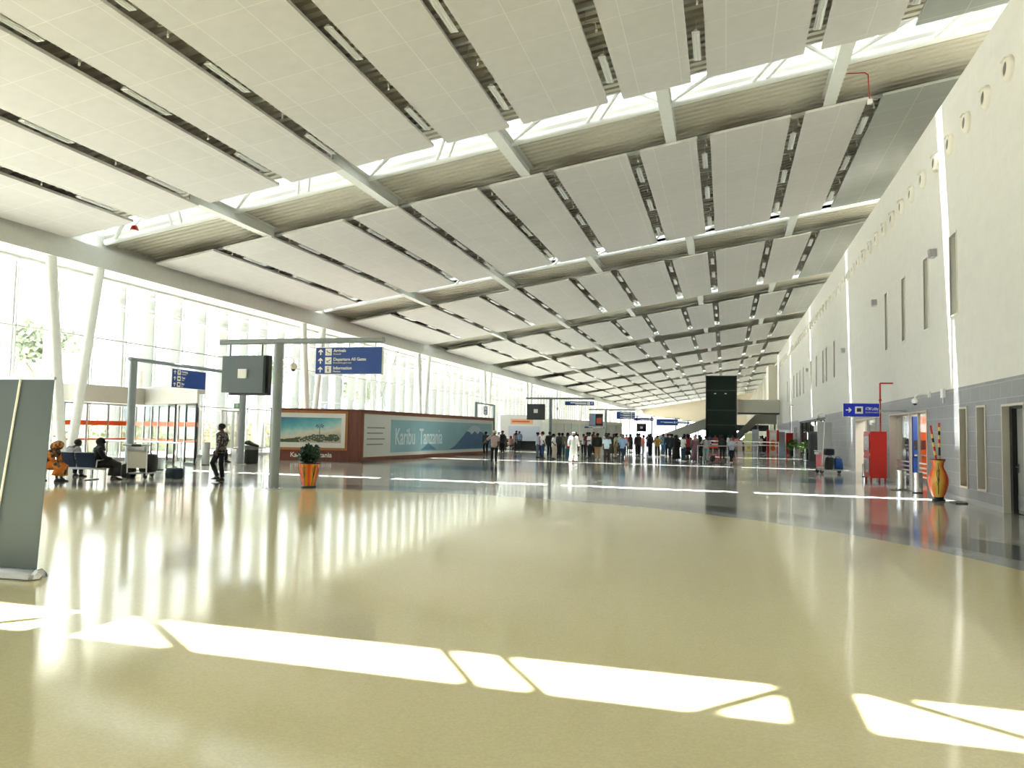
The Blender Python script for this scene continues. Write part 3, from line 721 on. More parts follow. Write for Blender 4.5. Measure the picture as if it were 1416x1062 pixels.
def frame_rect(par, x0, x1, z0, z1, w_, y, m, name='frame', th=.05):
    mb = MB().box(x0, x1, y-th, y, z1-w_, z1).box(x0, x1, y-th, y, z0, z0+w_).box(x0, x0+w_, y-th, y, z0+w_, z1-w_).box(x1-w_, x1, y-th, y, z0+w_, z1-w_); return mb.build(name, m, par)
frame_rect(pf, .1, L*.846, .53, 2.5, .12, -.005, M_FRAME)
MB().box(.22, L*.846-.12, -.02, -.005, .65, 2.38).build('mount', M_WHITE, pf)
sea = bpy.data.materials.new('sea_and_sand_print'); sea.use_nodes = True; nt = sea.node_tree; b_ = nt.nodes['Principled BSDF']
tc = nt.nodes.new('ShaderNodeTexCoord'); sp = nt.nodes.new('ShaderNodeSeparateXYZ'); nt.links.new(tc.outputs['Object'], sp.inputs[0])
nz = nt.nodes.new('ShaderNodeTexNoise'); nz.inputs['Scale'].default_value = 2.2; nt.links.new(tc.outputs['Object'], nz.inputs['Vector'])
h_ = math_node(nt, 'MULTIPLY_ADD', nz.outputs[0], .5, sp.outputs[2]); h_ = math_node(nt, 'MULTIPLY_ADD', sp.outputs[0], -.16, h_)
mr = nt.nodes.new('ShaderNodeMapRange'); mr.inputs[1].default_value = .95; mr.inputs[2].default_value = 2.25; nt.links.new(h_, mr.inputs[0])
cr = nt.nodes.new('ShaderNodeValToRGB'); nt.links.new(mr.outputs[0], cr.inputs[0])
stops = [(0, (196, 190, 172)), (.3, (232, 228, 214)), (.42, (190, 222, 220)), (.6, (120, 194, 204)), (.8, (84, 164, 188)), (1, (84, 128, 168))]
cr.color_ramp.elements[0].position = 0; cr.color_ramp.elements[0].color = rgb(*stops[0][1])+(1,); cr.color_ramp.elements[1].position = 1; cr.color_ramp.elements[1].color = rgb(*stops[-1][1])+(1,)
for p_, c_ in stops[1:-1]: e_ = cr.color_ramp.elements.new(p_); e_.color = rgb(*c_)+(1,)
nt.links.new(cr.outputs[0], b_.inputs['Base Color']); b_.inputs['Roughness'].default_value = .3
MB().box(.42, L*.775, -.024, -.02, .9, 2.15).build('sea_print', sea, pf)
sh_ = MB()
random.seed(3)
for i in range(70):
    x = .45+random.random()*(L*.775-.6); top = .98+.28*min(1, max(0, (x-.9)/1.2))*random.random()
    r_ = .05+.07*random.random(); flat(sh_, [(x+r_*math.cos(a)*1.2, max(.91, top+r_*math.sin(a))) for a in [2*PI*q/7 for q in range(7)]], -.0245-.0002*i, .001)
sh_.build('shrubs_print', mat('print_shrub', (92, 106, 84), .5, var=.4, scale=14), pf)
bl_ = MB()
for i in range(26):
    x = 1.3+random.random()*2.0; z = .95+random.random()*.28; flat(bl_, [(x, z), (x+.07, z), (x+.07, z+.04), (x, z+.04)], -.040-.0002*i, .001)
bl_.build('houses_print', mat('print_house', (206, 196, 186), .5, var=.2), pf)
pm_ = MB(); flat(pm_, [(2.42, 1.1), (2.46, 1.1), (2.45, 1.72), (2.42, 1.72)], -.05)
for a in range(8):
    aa = a*PI/4+.2; flat(pm_, [(2.435, 1.73), (2.435+.2*math.cos(aa), 1.73+.12*math.sin(aa)+.03), (2.435+.22*math.cos(aa), 1.73+.12*math.sin(aa)-.03)], -.052-.001*a, .001)
pm_.build('palm_print', mat('print_palm', (92, 84, 124), .5), pf)
text_obj('Karibu Tanzania', .34, M_WHITE, 'lettering', pf, (L*.225, -.012, .28), bold=.006, sx=.93)
pl, L2 = face_group('welcome_poster', BC, BD, 'long blue Karibu Tanzania poster with a snow-capped mountain on the booth side')
frame_rect(pl, .03, L2-.05, .1, 2.5, .1, -.005, M_FRAME2)
MB().box(.13, L2-.15, -.018, -.005, .2, 2.4).build('mount', mat('off_white_board', (206, 210, 208), .5), pl)
bp_ = bpy.data.materials.new('pale_blue_print'); bp_.use_nodes = True; nt = bp_.node_tree; b_ = nt.nodes['Principled BSDF']
tc = nt.nodes.new('ShaderNodeTexCoord'); nz = nt.nodes.new('ShaderNodeTexNoise'); nz.inputs['Scale'].default_value = .5; nt.links.new(tc.outputs['Object'], nz.inputs['Vector'])
nt.links.new(mixc(nt, nz.outputs[0], rgb(110, 158, 176), rgb(150, 188, 200)), b_.inputs['Base Color']); b_.inputs['Roughness'].default_value = .35
MB().box(L2*.16, L2*.975, -.024, -.018, .38, 2.16).build('blue_print', bp_, pl)
m_ = MB(); flat(m_, [(L2*.57, .42), (L2*.62, .62), (L2*.69, 1.25), (L2*.74, 1.75), (L2*.78, 1.98), (L2*.83, 1.95), (L2*.88, 1.5), (L2*.975, 1.1), (L2*.975, .42)], -.025)
m_.build('mountain_print', mat('print_mountain', (62, 100, 140), .5, var=.2, scale=1.5), pl)
m_ = MB(); flat(m_, [(L2*.725, 1.6), (L2*.75, 1.85), (L2*.78, 2.0), (L2*.83, 1.97), (L2*.875, 1.55), (L2*.85, 1.62), (L2*.83, 1.4), (L2*.80, 1.62), (L2*.77, 1.38), (L2*.75, 1.55)], -.03)
m_.build('snow_print', mat('print_snow', (176, 196, 208), .5, var=.15, scale=2), pl)
m_ = MB(); flat(m_, [(L2*.355, .45), (L2*.39, .7), (L2*.41, .86), (L2*.43, .72), (L2*.47, .45)], -.03); m_.build('hill_print', mat('print_hill', (78, 122, 156), .5), pl)
text_obj('Karibu  Tanzania', 1.3, mat('pale_print_letter', (206, 222, 228), .5), 'lettering', pl, (L2*.185, -.03, 1.2), bold=.01, sx=.72)
bars = MB()
for i, z in enumerate((1.7, 1.42, 1.12, .84)): bars.box(.5, 2.4-(i % 2)*.2, -.024, -.018, z-.035, z+.035)
bars.build('text_line', mat('grey_ink', (138, 142, 140), .5), pl)

# ---- African-pattern planter with shrub
def pattern_mat(name, inner, mid, outer, segs, ph=0.25):
    """lozenge panels of yellow edged with red, running up a turned pot"""
    m = bpy.data.materials.new(name); m.use_nodes = True; nt = m.node_tree; b = nt.nodes['Principled BSDF']
    tc = nt.nodes.new('ShaderNodeTexCoord'); sp = nt.nodes.new('ShaderNodeSeparateXYZ'); nt.links.new(tc.outputs['Object'], sp.inputs[0])
    an = math_node(nt, 'ARCTAN2', sp.outputs[1], sp.outputs[0]); an = math_node(nt, 'MULTIPLY_ADD', an, segs/(2*PI), ph)
    f = math_node(nt, 'ABSOLUTE', math_node(nt, 'SUBTRACT', math_node(nt, 'FRACT', math_node(nt, 'ADD', an, 10.0)), .5))
    nz = nt.nodes.new('ShaderNodeTexNoise'); nz.inputs['Scale'].default_value = 5; nt.links.new(tc.outputs['Object'], nz.inputs['Vector'])
    f = math_node(nt, 'MULTIPLY_ADD', nz.outputs[0], .12, f)
    cr = nt.nodes.new('ShaderNodeValToRGB'); nt.links.new(f, cr.inputs[0])
    e = cr.color_ramp.elements; e[0].position = .12; e[0].color = rgb(*inner)+(1,); e[1].position = .5; e[1].color = rgb(*outer)+(1,)
    q = e.new(.34); q.color = rgb(*mid)+(1,)
    nt.links.new(cr.outputs[0], b.inputs['Base Color']); b.inputs['Roughness'].default_value = .25
    return m
def twig_tree(mb, rad, z0, h, ang):
    """a bare little tree painted on the pot, following its surface"""
    def P_(a, z): r = rad(z)+.004; return (r*math.cos(ang+a), r*math.sin(ang+a), z)
    def br(a, z, l, s_, d, w_):
        n = 4; pts = [P_(a+s_*l*i/n/1.0, z+l*d*i/n) for i in range(n+1)]; mb.path(pts, w_, 5); return a+s_*l, z+l*d
    a, z = br(0, z0, h*.5, .0, 1, .009)
    for s_, l in ((-1.1, .22), (1.0, .25), (.15, .4)):
        a2, z2 = br(a, z, h*l, s_, 1.6, .007)
        for q in (-1.3, 1.2): br(a2, z2, h*.12, q, 1.5, .004)
    for f_, s_ in ((.3, -1.2), (.4, 1.2)): a2, z2 = br(0, z0+h*f_, h*.18, s_, 1.4, .005)
M_POT = pattern_mat('painted_planter', (246, 180, 50), (240, 130, 36), (214, 70, 24), 6, .33)
t = thing('potted_shrub', 'dark green shrub in an orange planter painted with trees, beside the gantry post', 'plant', (-11.07, 19.1, 0), R(20))
def rpot(z): return .155+(.29-.155)*(min(max(z/.66, 0), 1)**.8)
MB().lathe([(rpot(.05+.61*i/10), .05+.61*i/10) for i in range(11)]+[(.27, .66), (.27, .6)], n=36).build('planter', M_POT, t, smooth=True)
MB().lathe([(.2, 0), (.21, .02), (.2, .05), (.15, .055)], n=28).build('foot', mat('dark_teal', (22, 44, 42), .4), t, smooth=True)
MB().lathe([(.285, .655), (.3, .66), (.3, .685), (.27, .69)], n=28).build('rim', M_BLACK, t, smooth=True)
tw = MB()
for a in range(6): twig_tree(tw, rpot, .06, .5, R(-49.9)+a*PI/3)
tw.build('painted_trees', M_BLACK, t)
def foliage(mb, c, rx, ry, rz, n, s, rnd=random):
    for i in range(n):
        th = rnd.random()*2*PI; u = rnd.random()*2-1; q = (1-u*u)**.5; k_ = .55+.45*rnd.random()
        p = Vector((c[0]+rx*q*math.cos(th)*k_, c[1]+ry*q*math.sin(th)*k_, c[2]+rz*u*k_))
        d = Vector((rnd.random()-.5, rnd.random()-.5, rnd.random()-.3)).normalized(); e = d.orthogonal().normalized()*s*.35; d = d*s; up_ = d.cross(e).normalized()*s*.08
        mb.add([p, p+d*.5+e+up_, p+d, p+d*.5-e+up_], [(0, 1, 2, 3)])
    return mb
def blob_tree(mb, c, rx, ry, rz, n, s, rnd=random):
    """a lumpy crown: several leafy clumps round the middle"""
    for i in range(9):
        a = rnd.random()*2*PI; q = .55*rnd.random()**.5; foliage(mb, (c[0]+rx*q*math.cos(a), c[1]+ry*q*math.sin(a), c[2]+rz*(rnd.random()-.5)*.9), rx*.5, ry*.5, rz*.45, n//9, s, rnd)
    return mb
M_LEAF = mat('glossy_dark_leaf', (30, 66, 38), .35, var=.35, scale=9)
MB().ball((0, 0, .86), .19, .19, .15).build('shrub_core', M_LEAF, t)
foliage(MB(), (0, 0, .9), .31, .31, .25, 420, .11).build('leaves', M_LEAF, t)

# ---- row of airport seats
M_SEAT = mat('navy_seat', (24, 46, 74), .4)
def seat(x, y, rz, label, arm=True):
    t = thing('airport_seat', label, 'seat', (x, y, 0), rz, 'blue seats of the waiting row')
    MB().hexa([(-.28, -.22, .37), (.28, -.22, .37), (.28, .25, .39), (-.28, .25, .39)], [(-.28, -.22, .41), (.28, -.22, .41), (.28, .25, .43), (-.28, .25, .43)]).build('seat_pan', M_SEAT, t)
    MB().hexa([(-.28, -.27, .38), (.28, -.27, .38), (.28, -.21, .38), (-.28, -.21, .38)], [(-.28, -.40, .80), (.28, -.40, .80), (.28, -.35, .80), (-.28, -.35, .80)]).build('backrest', M_SEAT, t)
    MB().hexa([(-.28, -.405, .80), (.28, -.405, .80), (.28, -.345, .80), (-.28, -.345, .80)], [(-.28, -.405, .82), (.28, -.405, .82), (.28, -.345, .82), (-.28, -.345, .82)]).build('top_edge', M_ALU, t)
    if arm: MB().path([(.31, -.25, .38), (.31, -.22, .58), (.31, .2, .58), (.31, .2, .38)], .02, 8).build('armrest', M_ALU, t)
    return t
sx0, sy0, srz = -19.75, 18.35, R(8)
for i in range(4):
    q = Vector((math.cos(srz), math.sin(srz)))*.62*i
    seat(sx0+q.x, sy0+q.y, srz, 'navy airport seat seen from behind, %s of the row of four' % ('leftmost', 'second', 'third', 'rightmost')[i])
t = thing('seat_beam', 'chromed beam and legs carrying the row of navy airport seats', 'seat frame', (sx0, sy0, 0), srz)
MB().box(-.4, 2.3, -.04, .04, .30, .365).build('beam', M_ALU, t)
for x in (.0, 1.86): MB().box(x-.03, x+.03, -.03, .03, .04, .31).build('leg', M_CHROME, t); MB().hexa([(x-.03, -.32, 0), (x+.03, -.32, 0), (x+.03, .32, 0), (x-.03, .32, 0)], [(x-.03, -.3, .03), (x+.03, -.3, .03), (x+.03, .3, .03), (x-.03, .3, .03)]).build('foot', M_CHROME, t)
# a single side seat under the woman in orange
seat(-18.75, 17.45, R(-80), 'navy airport seat turned sideways under the woman in orange', arm=False)
t = thing('seat_pedestal', 'dark pedestal below the sideways navy seat', 'seat frame', (-18.75, 17.45, 0), R(-80))
MB().box(-.04, .04, -.04, .04, .03, .36).box(-.25, .25, -.2, .2, 0, .03).build('pedestal', M_DKGREY, t)

# ---- luggage trolleys
def wheel(mb, x, y, r, w_=.04): mb.tube((x-w_/2, y, r), (x+w_/2, y, r), r, n=14)
def trolley(x, y, rz, label, panel, col=M_WHITE, s=1.0):
    t = thing('luggage_trolley', label, 'trolley', (x, y, 0), rz)
    MB().box(-.28, .28, -.02, .0, .32, .86).build('back_panel', panel, t)
    for sx_ in (-.3, .3): MB().tube((sx_, .0, .1), (sx_, -.02, 1.0), .022, n=8).build('upright', col, t, smooth=True)
    MB().tube((-.42, -.06, 1.02), (.42, -.06, 1.02), .025, n=10).build('handle', M_ALU, t, smooth=True)
    MB().box(-.26, .26, -.12, .08, .86, .97).build('basket', M_ALU, t)
    MB().box(-.3, .3, .0, .95, .14, .18).build('platform', M_ALU, t)
    for wx, wy in ((-.27, .0), (.27, .0), (0, .9)):
        wb_ = MB(); wheel(wb_, wx, wy, .09); wb_.build('wheel', M_BLACK, t, smooth=True)
    return t
trolley(-17.2, 19.6, R(12), 'luggage trolley with a white panel, left of the walking man', M_CREAM)
def bag(x, y, z, sx, sy, sz, m, label, rz=0, cat='bag', strap=True, tilt=0):
    t = thing('travel_bag', label, cat, (x, y, z), rz)
    rr = []
    for zz, q in ((0, .86), (.08, 1), (.5, 1.04), (.9, .98), (1, .8)):
        rr.append([(sx/2*q*math.copysign(abs(math.cos(a))**.5, math.cos(a))+tilt*zz*sz, sy/2*q*math.copysign(abs(math.sin(a))**.5, math.sin(a)), zz*sz) for a in [2*PI*i/20 for i in range(20)]])
    MB().rings(rr).build('body', m, t, smooth=True)
    if strap: MB().path([(-.1+tilt*sz, 0, sz*.98), (-.06+tilt*sz, 0, sz*1.12), (.06+tilt*sz, 0, sz*1.12), (.1+tilt*sz, 0, sz*.98)], .012, 6).build('carry_handle', M_BLACK, t)
    MB().box(-sx*.3+tilt*sz*.5, sx*.3+tilt*sz*.5, -sy/2*1.05-.01, -sy/2*.9, sz*.3, sz*.55).build('pocket', m, t)
    return t
bag(-17.22, 20.1, .185, .5, .35, .55, M_BLACK, 'black suitcase on the white-panelled trolley', R(12))
bag(-16.45, 20.35, .0, .5, .4, .32, mat('navy_bag', (30, 48, 62), .6), 'dark blue travel bag on the floor right of the trolley', R(-20))
bag(-17.2, 19.58, .975, .34, .16, .07, M_BLACK, 'folded black bag lying in the basket on top of the trolley', R(12), strap=False)
bag(-17.85, 20.0, 0, .4, .35, .42, mat('charcoal_bag', (30, 32, 34), .7), 'black bag between the woman in black and the trolley', R(30))

# ================================================================ OUTSIDE, beyond the glass
struct('ground', MB().box(-160, -27.2, -60, 330, -.4, -.05), mat('pale_concrete', (214, 212, 202), .8))
struct('ground', MB().box(-60, 60, YE+25.2, 420, -.4, -.05), mat('pale_paving', (206, 206, 198), .8))
M_TL = mat('pale_tree_leaf', (128, 138, 116), .6, var=.3, scale=1.2); M_HEDGE = mat('hedge_leaf', (150, 156, 128), .6, var=.35, scale=2); M_BARK = mat('bark', (140, 128, 112), .8)
random.seed(11)
def tree(x, y, h, r, label, n=1400):
    t = thing('tree', label, 'tree', (x, y, -.05), 0, 'trees outside the glass wall')
    MB().tube((0, 0, 0), (.15, .1, h*.6), .16, .1, n=10).tube((.15, .1, h*.6), (r*.4, .2, h*.85), .09, .04, n=8).tube((.15, .1, h*.6), (-r*.35, -.3, h*.85), .09, .04, n=8).build('trunk', M_BARK, t, smooth=True)
    blob_tree(MB(), (0, 0, h*.82), r, r, h*.22, n, .42).build('crown', M_TL, t)
tree(-40.5, 37, 7.6, 3.2, 'leafy tree outside, seen between the V column legs on the left')
tree(-44, 66, 8.5, 3.2, 'leafy tree outside behind the tall gantry'); tree(-46, 92, 8, 3.4, 'leafy tree outside behind the long poster')
def palm(x, y, h, label):
    t = thing('palm_tree', label, 'tree', (x, y, -.05), 0, 'trees outside the glass wall')
    MB().tube((0, 0, 0), (.2, 0, h), .2, .13, n=10).build('trunk', M_BARK, t, smooth=True)
    f_ = MB()
    for i in range(15):
        a = i*2.4; l = 2.3; pts = [Vector((.2+math.cos(a)*l*q, math.sin(a)*l*q, h+.9*q-2.2*q*q*(.6+.5*(i % 3)/2))) for q in (0, .25, .5, .75, 1)]
        for p0, p1 in zip(pts, pts[1:]):
            sd = Vector((-math.sin(a), math.cos(a), 0))
            f_.tube(p0, p1, .02, n=4, cap=False)
            for q in (0, .25, .5, .75):
                c = p0.lerp(p1, q)
                for s_ in (-1, 1): f_.add([c, c+sd*s_*.5+Vector((math.cos(a)*.25, math.sin(a)*.25, -.22)), c+Vector((math.cos(a)*.09, math.sin(a)*.09, -.02))], [(0, 1, 2)])
    f_.build('fronds', M_TL, t)
palm(-40, 43.5, 6.2, 'palm tree outside behind the small Parking sign'); palm(-44, 50, 6.8, 'palm tree outside behind the dark screen box'); palm(-50, 84, 7.2, 'palm tree outside further along the glass wall')
for i, (x, y, L_, lb) in enumerate(((-36, 34.5, 10, 'outside the entrance lobby'), (-36, 46, 9, 'outside behind the walking man'), (-37, 58, 10, 'outside behind the poster booth'), (-35, 22, 9, 'outside behind the roll-up banner'))):
    t = thing('hedge', 'pale green flowering hedge '+lb, 'hedge', (x, y, -.05), 0, 'hedges outside the glass wall')
    MB().box(-.5, .5, -L_/2, L_/2, 0, .9).build('woody_core', M_HEDGE, t)
    hb = MB()
    for q in range(int(L_)): foliage(hb, (0, -L_/2+q+.5, 1.1), 1.0, .8, .9, 110, .3)
    hb.build('leaves', M_HEDGE, t)
t = thing('outbuilding', 'pale building outside beyond the hedges', 'building', (-75, 60, -.05))
MB().box(-6, 6, -60, 60, 0, 5.5).build('wall', mat('hazy_white', (206, 212, 210), .8), t)
MB().box(-6.6, 6.6, -61, 61, 5.5, 6.0).build('roof', mat('hazy_roof', (180, 186, 186), .8), t)
for i in range(18): MB().box(6.0, 6.06, -57+i*6.4, -53.6+i*6.4, 1.0, 4.2).build('window', mat('hazy_window', (150, 168, 176), .4), t)
t = thing('bench', 'low steel bench rail along the glass right of the bin', 'bench', (-25.8, 38.6, 0))
MB().box(-.2, .2, -2.4, 2.4, .40, .46).build('seat', M_ALU, t)
for y in (-2, 0, 2): MB().box(-.15, .15, y-.04, y+.04, 0, .40).build('leg', M_ALU, t)
# ================================================================ RIGHT SIDE OF THE HALL
M_JAMB = mat('cream_jamb', (204, 198, 184), .5)
def lining(y0, y1, z0, z1, name='trim_7', d=.42):
    """cream reveal round an opening in the tiled wall"""
    x0, x1 = W-.03, W+d
    mb = MB().box(x0, x1, y0, y0+.05, z0, z1).box(x0, x1, y1-.05, y1, z0, z1).box(x0, x1, y0+.05, y1-.05, z1-.05, z1)
    if z0 > .05: mb.box(x0, x1, y0+.05, y1-.05, z0, z0+.05)
    struct(name, mb, M_JAMB)
# grey door at the right edge of the view
lining(18.75, 20.15, 0, 2.48, 'trim_7')
d = struct('door_1', MB().box(W+.22, W+.27, 18.85, 19.93, .02, 2.38), mat('grey_door_leaf', (140, 140, 136), .45))
MB().box(W+.12, W+.36, 19.93, 20.09, 0, 2.43).box(W+.12, W+.36, 18.8, 18.85, 0, 2.43).box(W+.12, W+.36, 18.85, 19.93, 2.38, 2.43).build('door_frame', M_BLACK, d)
MB().box(W+.205, W+.22, 18.86, 19.9, .1, .42).build('kick_plate', M_ALU, d)
MB().box(W+.2, W+.22, 19.80, 19.84, .93, 1.13).tube((W+.19, 19.82, 1.06), (W+.15, 19.82, 1.06), .012, n=8).tube((W+.155, 19.83, 1.06), (W+.155, 19.68, 1.06), .012, n=8).build('door_handle', M_CHROME, d)
# two slot windows
for n_, (a, b, c, e_) in enumerate(((21.3, 22.0, .38, 2.52), (22.8, 23.5, .37, 2.53))):
    lining(a, b, c, e_, 'trim_%d' % (8+n_), .3)
    wq = struct('window_%d' % (31+n_), MB().box(W+.22, W+.24, a+.05, b-.05, c+.05, e_-.05), M_GLASSD)
    MB().box(W+.2, W+.26, b-.12, b-.05, c+.05, e_-.05).box(W+.2, W+.26, a+.05, a+.09, c+.05, e_-.05).build('window_frame', M_BLACK, wq)
# glass entrance to the cash machine lobby, and what stands inside
lining(27.0, 32.75, 0, 2.57, 'trim_10')
wq = struct('door_2', MB().box(W+.2, W+.22, 27.05, 29.12, .02, 2.5), M_GLASS)
MB().box(W+.17, W+.25, 27.05, 27.11, 0, 2.52).box(W+.17, W+.25, 29.08, 29.14, 0, 2.52).build('door_frame', M_ALU, wq)
MB().tube((W+.12, 27.6, .7), (W+.12, 27.6, 1.7), .02, n=8).build('door_handle', M_WHITE, wq)
for z in (.35, .5, .65, .8): MB().box(W+.195, W+.2, 27.12, 29.05, z, z+.05).build('frosted_stripe', M_WHITE, wq)
wq = struct('window_33', MB().box(W+.2, W+.22, 30.4, 32.7, .02, 2.5), M_GLASS)
for z in (.35, .5, .65, .8): MB().box(W+.195, W+.2, 30.5, 32.6, z, z+.05).build('frosted_stripe', M_WHITE, wq)
MB().box(W+.17, W+.25, 30.35, 30.42, 0, 2.52).build('window_frame', M_ALU, wq)
struct('wall_lobby', MB().box(W+.45, 8.9, 32.8, 32.9, 0, 3.2).box(W+.45, 8.9, 26.5, 26.6, 0, 3.2), M_JAMB)
M_BLUEP = mat('blue_machine', (10, 60, 130), .4); M_ORP = mat('orange_machine', (236, 96, 16), .4)
def cash_machine(y, col, label, w_=.9, x=7.7, cat='cash machine'):
    t = thing('cash_machine', label, cat, (x, y, 0))
    MB().box(-.35, .45, -w_/2, w_/2, 0, 2.5).build('body', col, t)
    MB().box(-.37, -.35, -w_*.35, w_*.35, 1.1, 1.6).build('screen', M_BLACK, t); MB().hexa([(-.5, -w_*.35, .95), (-.35, -w_*.35, .95), (-.35, w_*.35, .95), (-.5, w_*.35, .95)], [(-.48, -w_*.35, 1.0), (-.35, -w_*.35, 1.05), (-.35, w_*.35, 1.05), (-.48, w_*.35, 1.0)]).build('keypad_shelf', M_ALU, t)
    return t
def wall_machine(x0, x1, col, label, h=2.5):
    t = thing('cash_machine', label, 'cash machine', ((x0+x1)/2, 32.5, 0)); w_ = (x1-x0)/2-.005
    MB().box(-w_, w_, -.2, .28, .12, h).build('body', col, t); MB().box(-w_+.02, w_-.02, -.17, .25, 0, .12).build('plinth', M_BLACK, t)
    MB().box(-w_*.7, w_*.7, -.215, -.2, 1.25, 1.6).build('screen', M_BLACK, t); MB().box(-w_*.7, w_*.7, -.28, -.2, 1.0, 1.06).build('keypad_shelf', M_ALU, t)
wall_machine(6.86, 7.06, M_BLUEP, 'narrow blue cash machine inside the glass lobby'); wall_machine(7.08, 7.34, M_ORP, 'orange cash machine inside the glass lobby')
wall_machine(7.36, 7.62, mat('white_violet_machine', (222, 220, 232), .5), 'white machine right of the orange one inside the glass lobby'); wall_machine(6.68, 6.84, mat('lilac_machine', (112, 98, 138), .5), 'lilac machine left of the blue one inside the glass lobby')
def room_light(x, y, z, sx, sy, e):
    l = bpy.data.lights.new('room_lamp', 'AREA'); l.shape = 'RECTANGLE'; l.size = sx; l.size_y = sy; l.energy = e; l.color = (1, .96, .9)
    o = bpy.data.objects.new('room_lamp', l); COL.objects.link(o); o.location = (x, y, z)
    t = thing('ceiling_lamp', 'flat lit ceiling lamp inside the %s' % ('glass lobby' if y < 34 else 'second doorway room, added to brighten it'), 'lamp', (x, y, z+.03)); MB().box(-sx/2, sx/2, -sy/2, sy/2, -.01, .17-.0).build('housing', M_WHITE, t)
room_light(7.7, 30.0, 3.0, 1.4, 3.0, 110); room_light(7.7, 38.5, 3.0, 1.4, 3.0, 90)  # the farther lamp is added to brighten the second doorway room
struct('trim_13', MB().box(W+.45, 8.9, 26.5, 42.0, 3.2, 3.3), M_JAMB)
struct('wall_lobby', MB().box(W+.45, 8.9, 41.9, 42.0, 0, 3.2), M_JAMB)
# second doorway
lining(35.6, 40.9, 0, 2.54, 'trim_11')
wq = struct('window_34', MB().box(W+.2, W+.22, 35.7, 38.9, .02, 2.45), M_GLASS)
for z in (.35, .5, .65, .8): MB().box(W+.195, W+.2, 35.8, 38.8, z, z+.05).build('frosted_stripe', M_WHITE, wq)
MB().box(W+.17, W+.25, 38.85, 38.92, 0, 2.5).build('window_frame', M_ALU, wq)
# shop front with dark interior
sf = struct('window_35', MB().box(W+.15, W+.17, 53.1, 70.2, .05, 2.9), M_GLASSD)
mb = MB()
for y in (53.1, 56.5, 60, 63.4, 66.8, 70.1): mb.box(W+.1, W+.22, y-.05, y+.05, 0, 2.9)
mb.box(W+.1, W+.22, 53.05, 70.15, 2.82, 2.92).build('window_frame', M_DKGREY, sf)
struct('trim_12', MB().box(W-.05, W+.02, 52.5, 70.8, 2.93, 3.1), M_ALU)
for q, y in enumerate((58.4, 59.8)):
    t = thing('lit_menu_board', 'lit white and orange menu board inside the dark shop, %s one' % ('near', 'far')[q], 'sign', (W+.1, y, 0))
    MB().box(-.02, .02, -.5, .5, 1.3, 2.5).build('panel', M_WHITE, t); MB().box(-.03, -.02, -.45, .45, .95, 1.28).build('picture', M_ORANGE, t)
# air nozzles: a line of round jets near the top of the white wall
nz_ = MB().rings([[(x, r*math.cos(a), r*math.sin(a)) for a in [2*PI*i/24 for i in range(24)]] for x, r in ((0.0, .30), (-.05, .29), (-.10, .22), (-.12, .18), (-.02, .15), (-.01, .15))], cap=False)
ring_me = nz_.mesh('ring', mat('nozzle_cream', (228, 222, 208), .45), True)
core_me = MB().ball((-.06, 0, 0), .05, .185, .185, 14, 8).mesh('core', mat('nozzle_bore_shade', (104, 101, 92), .5), True)  # dark core colour paints the shade inside the nozzle opening
lip_me = MB().hexa([(-.0, -.17, .18), (-.16, -.14, .2), (-.16, .14, .2), (0, .17, .18)], [(0, -.17, .2), (-.15, -.14, .22), (-.15, .14, .22), (0, .17, .2)]).mesh('hood', mat('nozzle_cream', (228, 222, 208), .45))
for i in range(50):
    y = 19.25-1.58*1+1.565*i
    t = thing('air_nozzle', 'round cream air nozzle high on the white wall, %s from the camera' % ordinal(i+1), 'air vent', (W, y, 10.03), 0, 'air nozzles along the white wall')
    if i < 14:
        obj_from(ring_me, 'ring', t); obj_from(core_me, 'core', t); obj_from(lip_me, 'hood', t)
    else: obj_from(ring_me, 'ring', t); obj_from(core_me, 'core', t)
for q, (y, z, lb) in enumerate(((25.75, 7.28, 'beside the first narrow window'), (35.3, 7.36, 'left of the narrow windows'), (44.4, 6.3, 'on the second bright streak'), (63.3, 6.8, 'further along the wall'))):
    t = thing('wall_light', 'small grey box light on the white wall '+lb, 'lamp', (W, y, z), 0, 'box lights on the white wall')
    MB().hexa([(-.16, -.16, -.1), (0, -.2, -.1), (0, .2, -.1), (-.16, .16, -.1)], [(-.2, -.12, .14), (0, -.16, .14), (0, .16, .14), (-.2, .12, .14)]).build('housing', M_ALU, t)
    MB().box(-.14, -.02, -.13, .13, -.115, -.1).build('lens', M_WHITE, t)
dome_cam('white dome camera on a wall arm above the glass lobby door', (W, 26.6, 3.03), wall=True)
dome_cam('white dome camera above the dark shop opening', (W-.05, 52.5, 3.1), wall=True, scale=.9)
t = thing('junction_box', 'small white box on the top edge of the tiles', 'box', (W-.01, 24.95, 2.98)); MB().box(-.08, 0, -.13, .13, -.12, .14).build('case', M_WHITE, t); MB().tube((-.04, 0, -.12), (-.04, 0, -.28), .02, n=8).build('conduit', M_ALU, t)

# ---- red fire hose cabinet and its pipe
t = thing('fire_cabinet', 'tall red fire hose cabinet standing by the tiled wall', 'cabinet', (5.56, 32.2, 0))
MB().box(-.32, .25, -.7, .7, .16, 1.9).build('body', M_RED, t)
for a, b in ((-.6, -.5), (.5, .6)):
    for x in (-.28, .2): MB().box(x-.03, x+.03, a, b, 0, .16).build('leg', M_RED, t)
for q, (z0, z1) in enumerate(((1.1, 1.82), (.25, .98))):
    dd = MB().box(-.345, -.32, -.62, .62, z0, z1).build('door', M_RED, t); MB().box(-.352, -.345, -.5, .5, z0+.1, z1-.1).build('window', mat('smoked_pane', (120, 110, 104), .2), dd)
t = thing('fire_pipe', 'thin red pipe rising from the cabinet up the wall', 'pipe', (5.7, 32.1, 1.9))
MB().path([(0, 0, 0), (0, 0, 1.85), (.45, 0, 1.85)], .03, 8).build('pipe', M_RED, t)
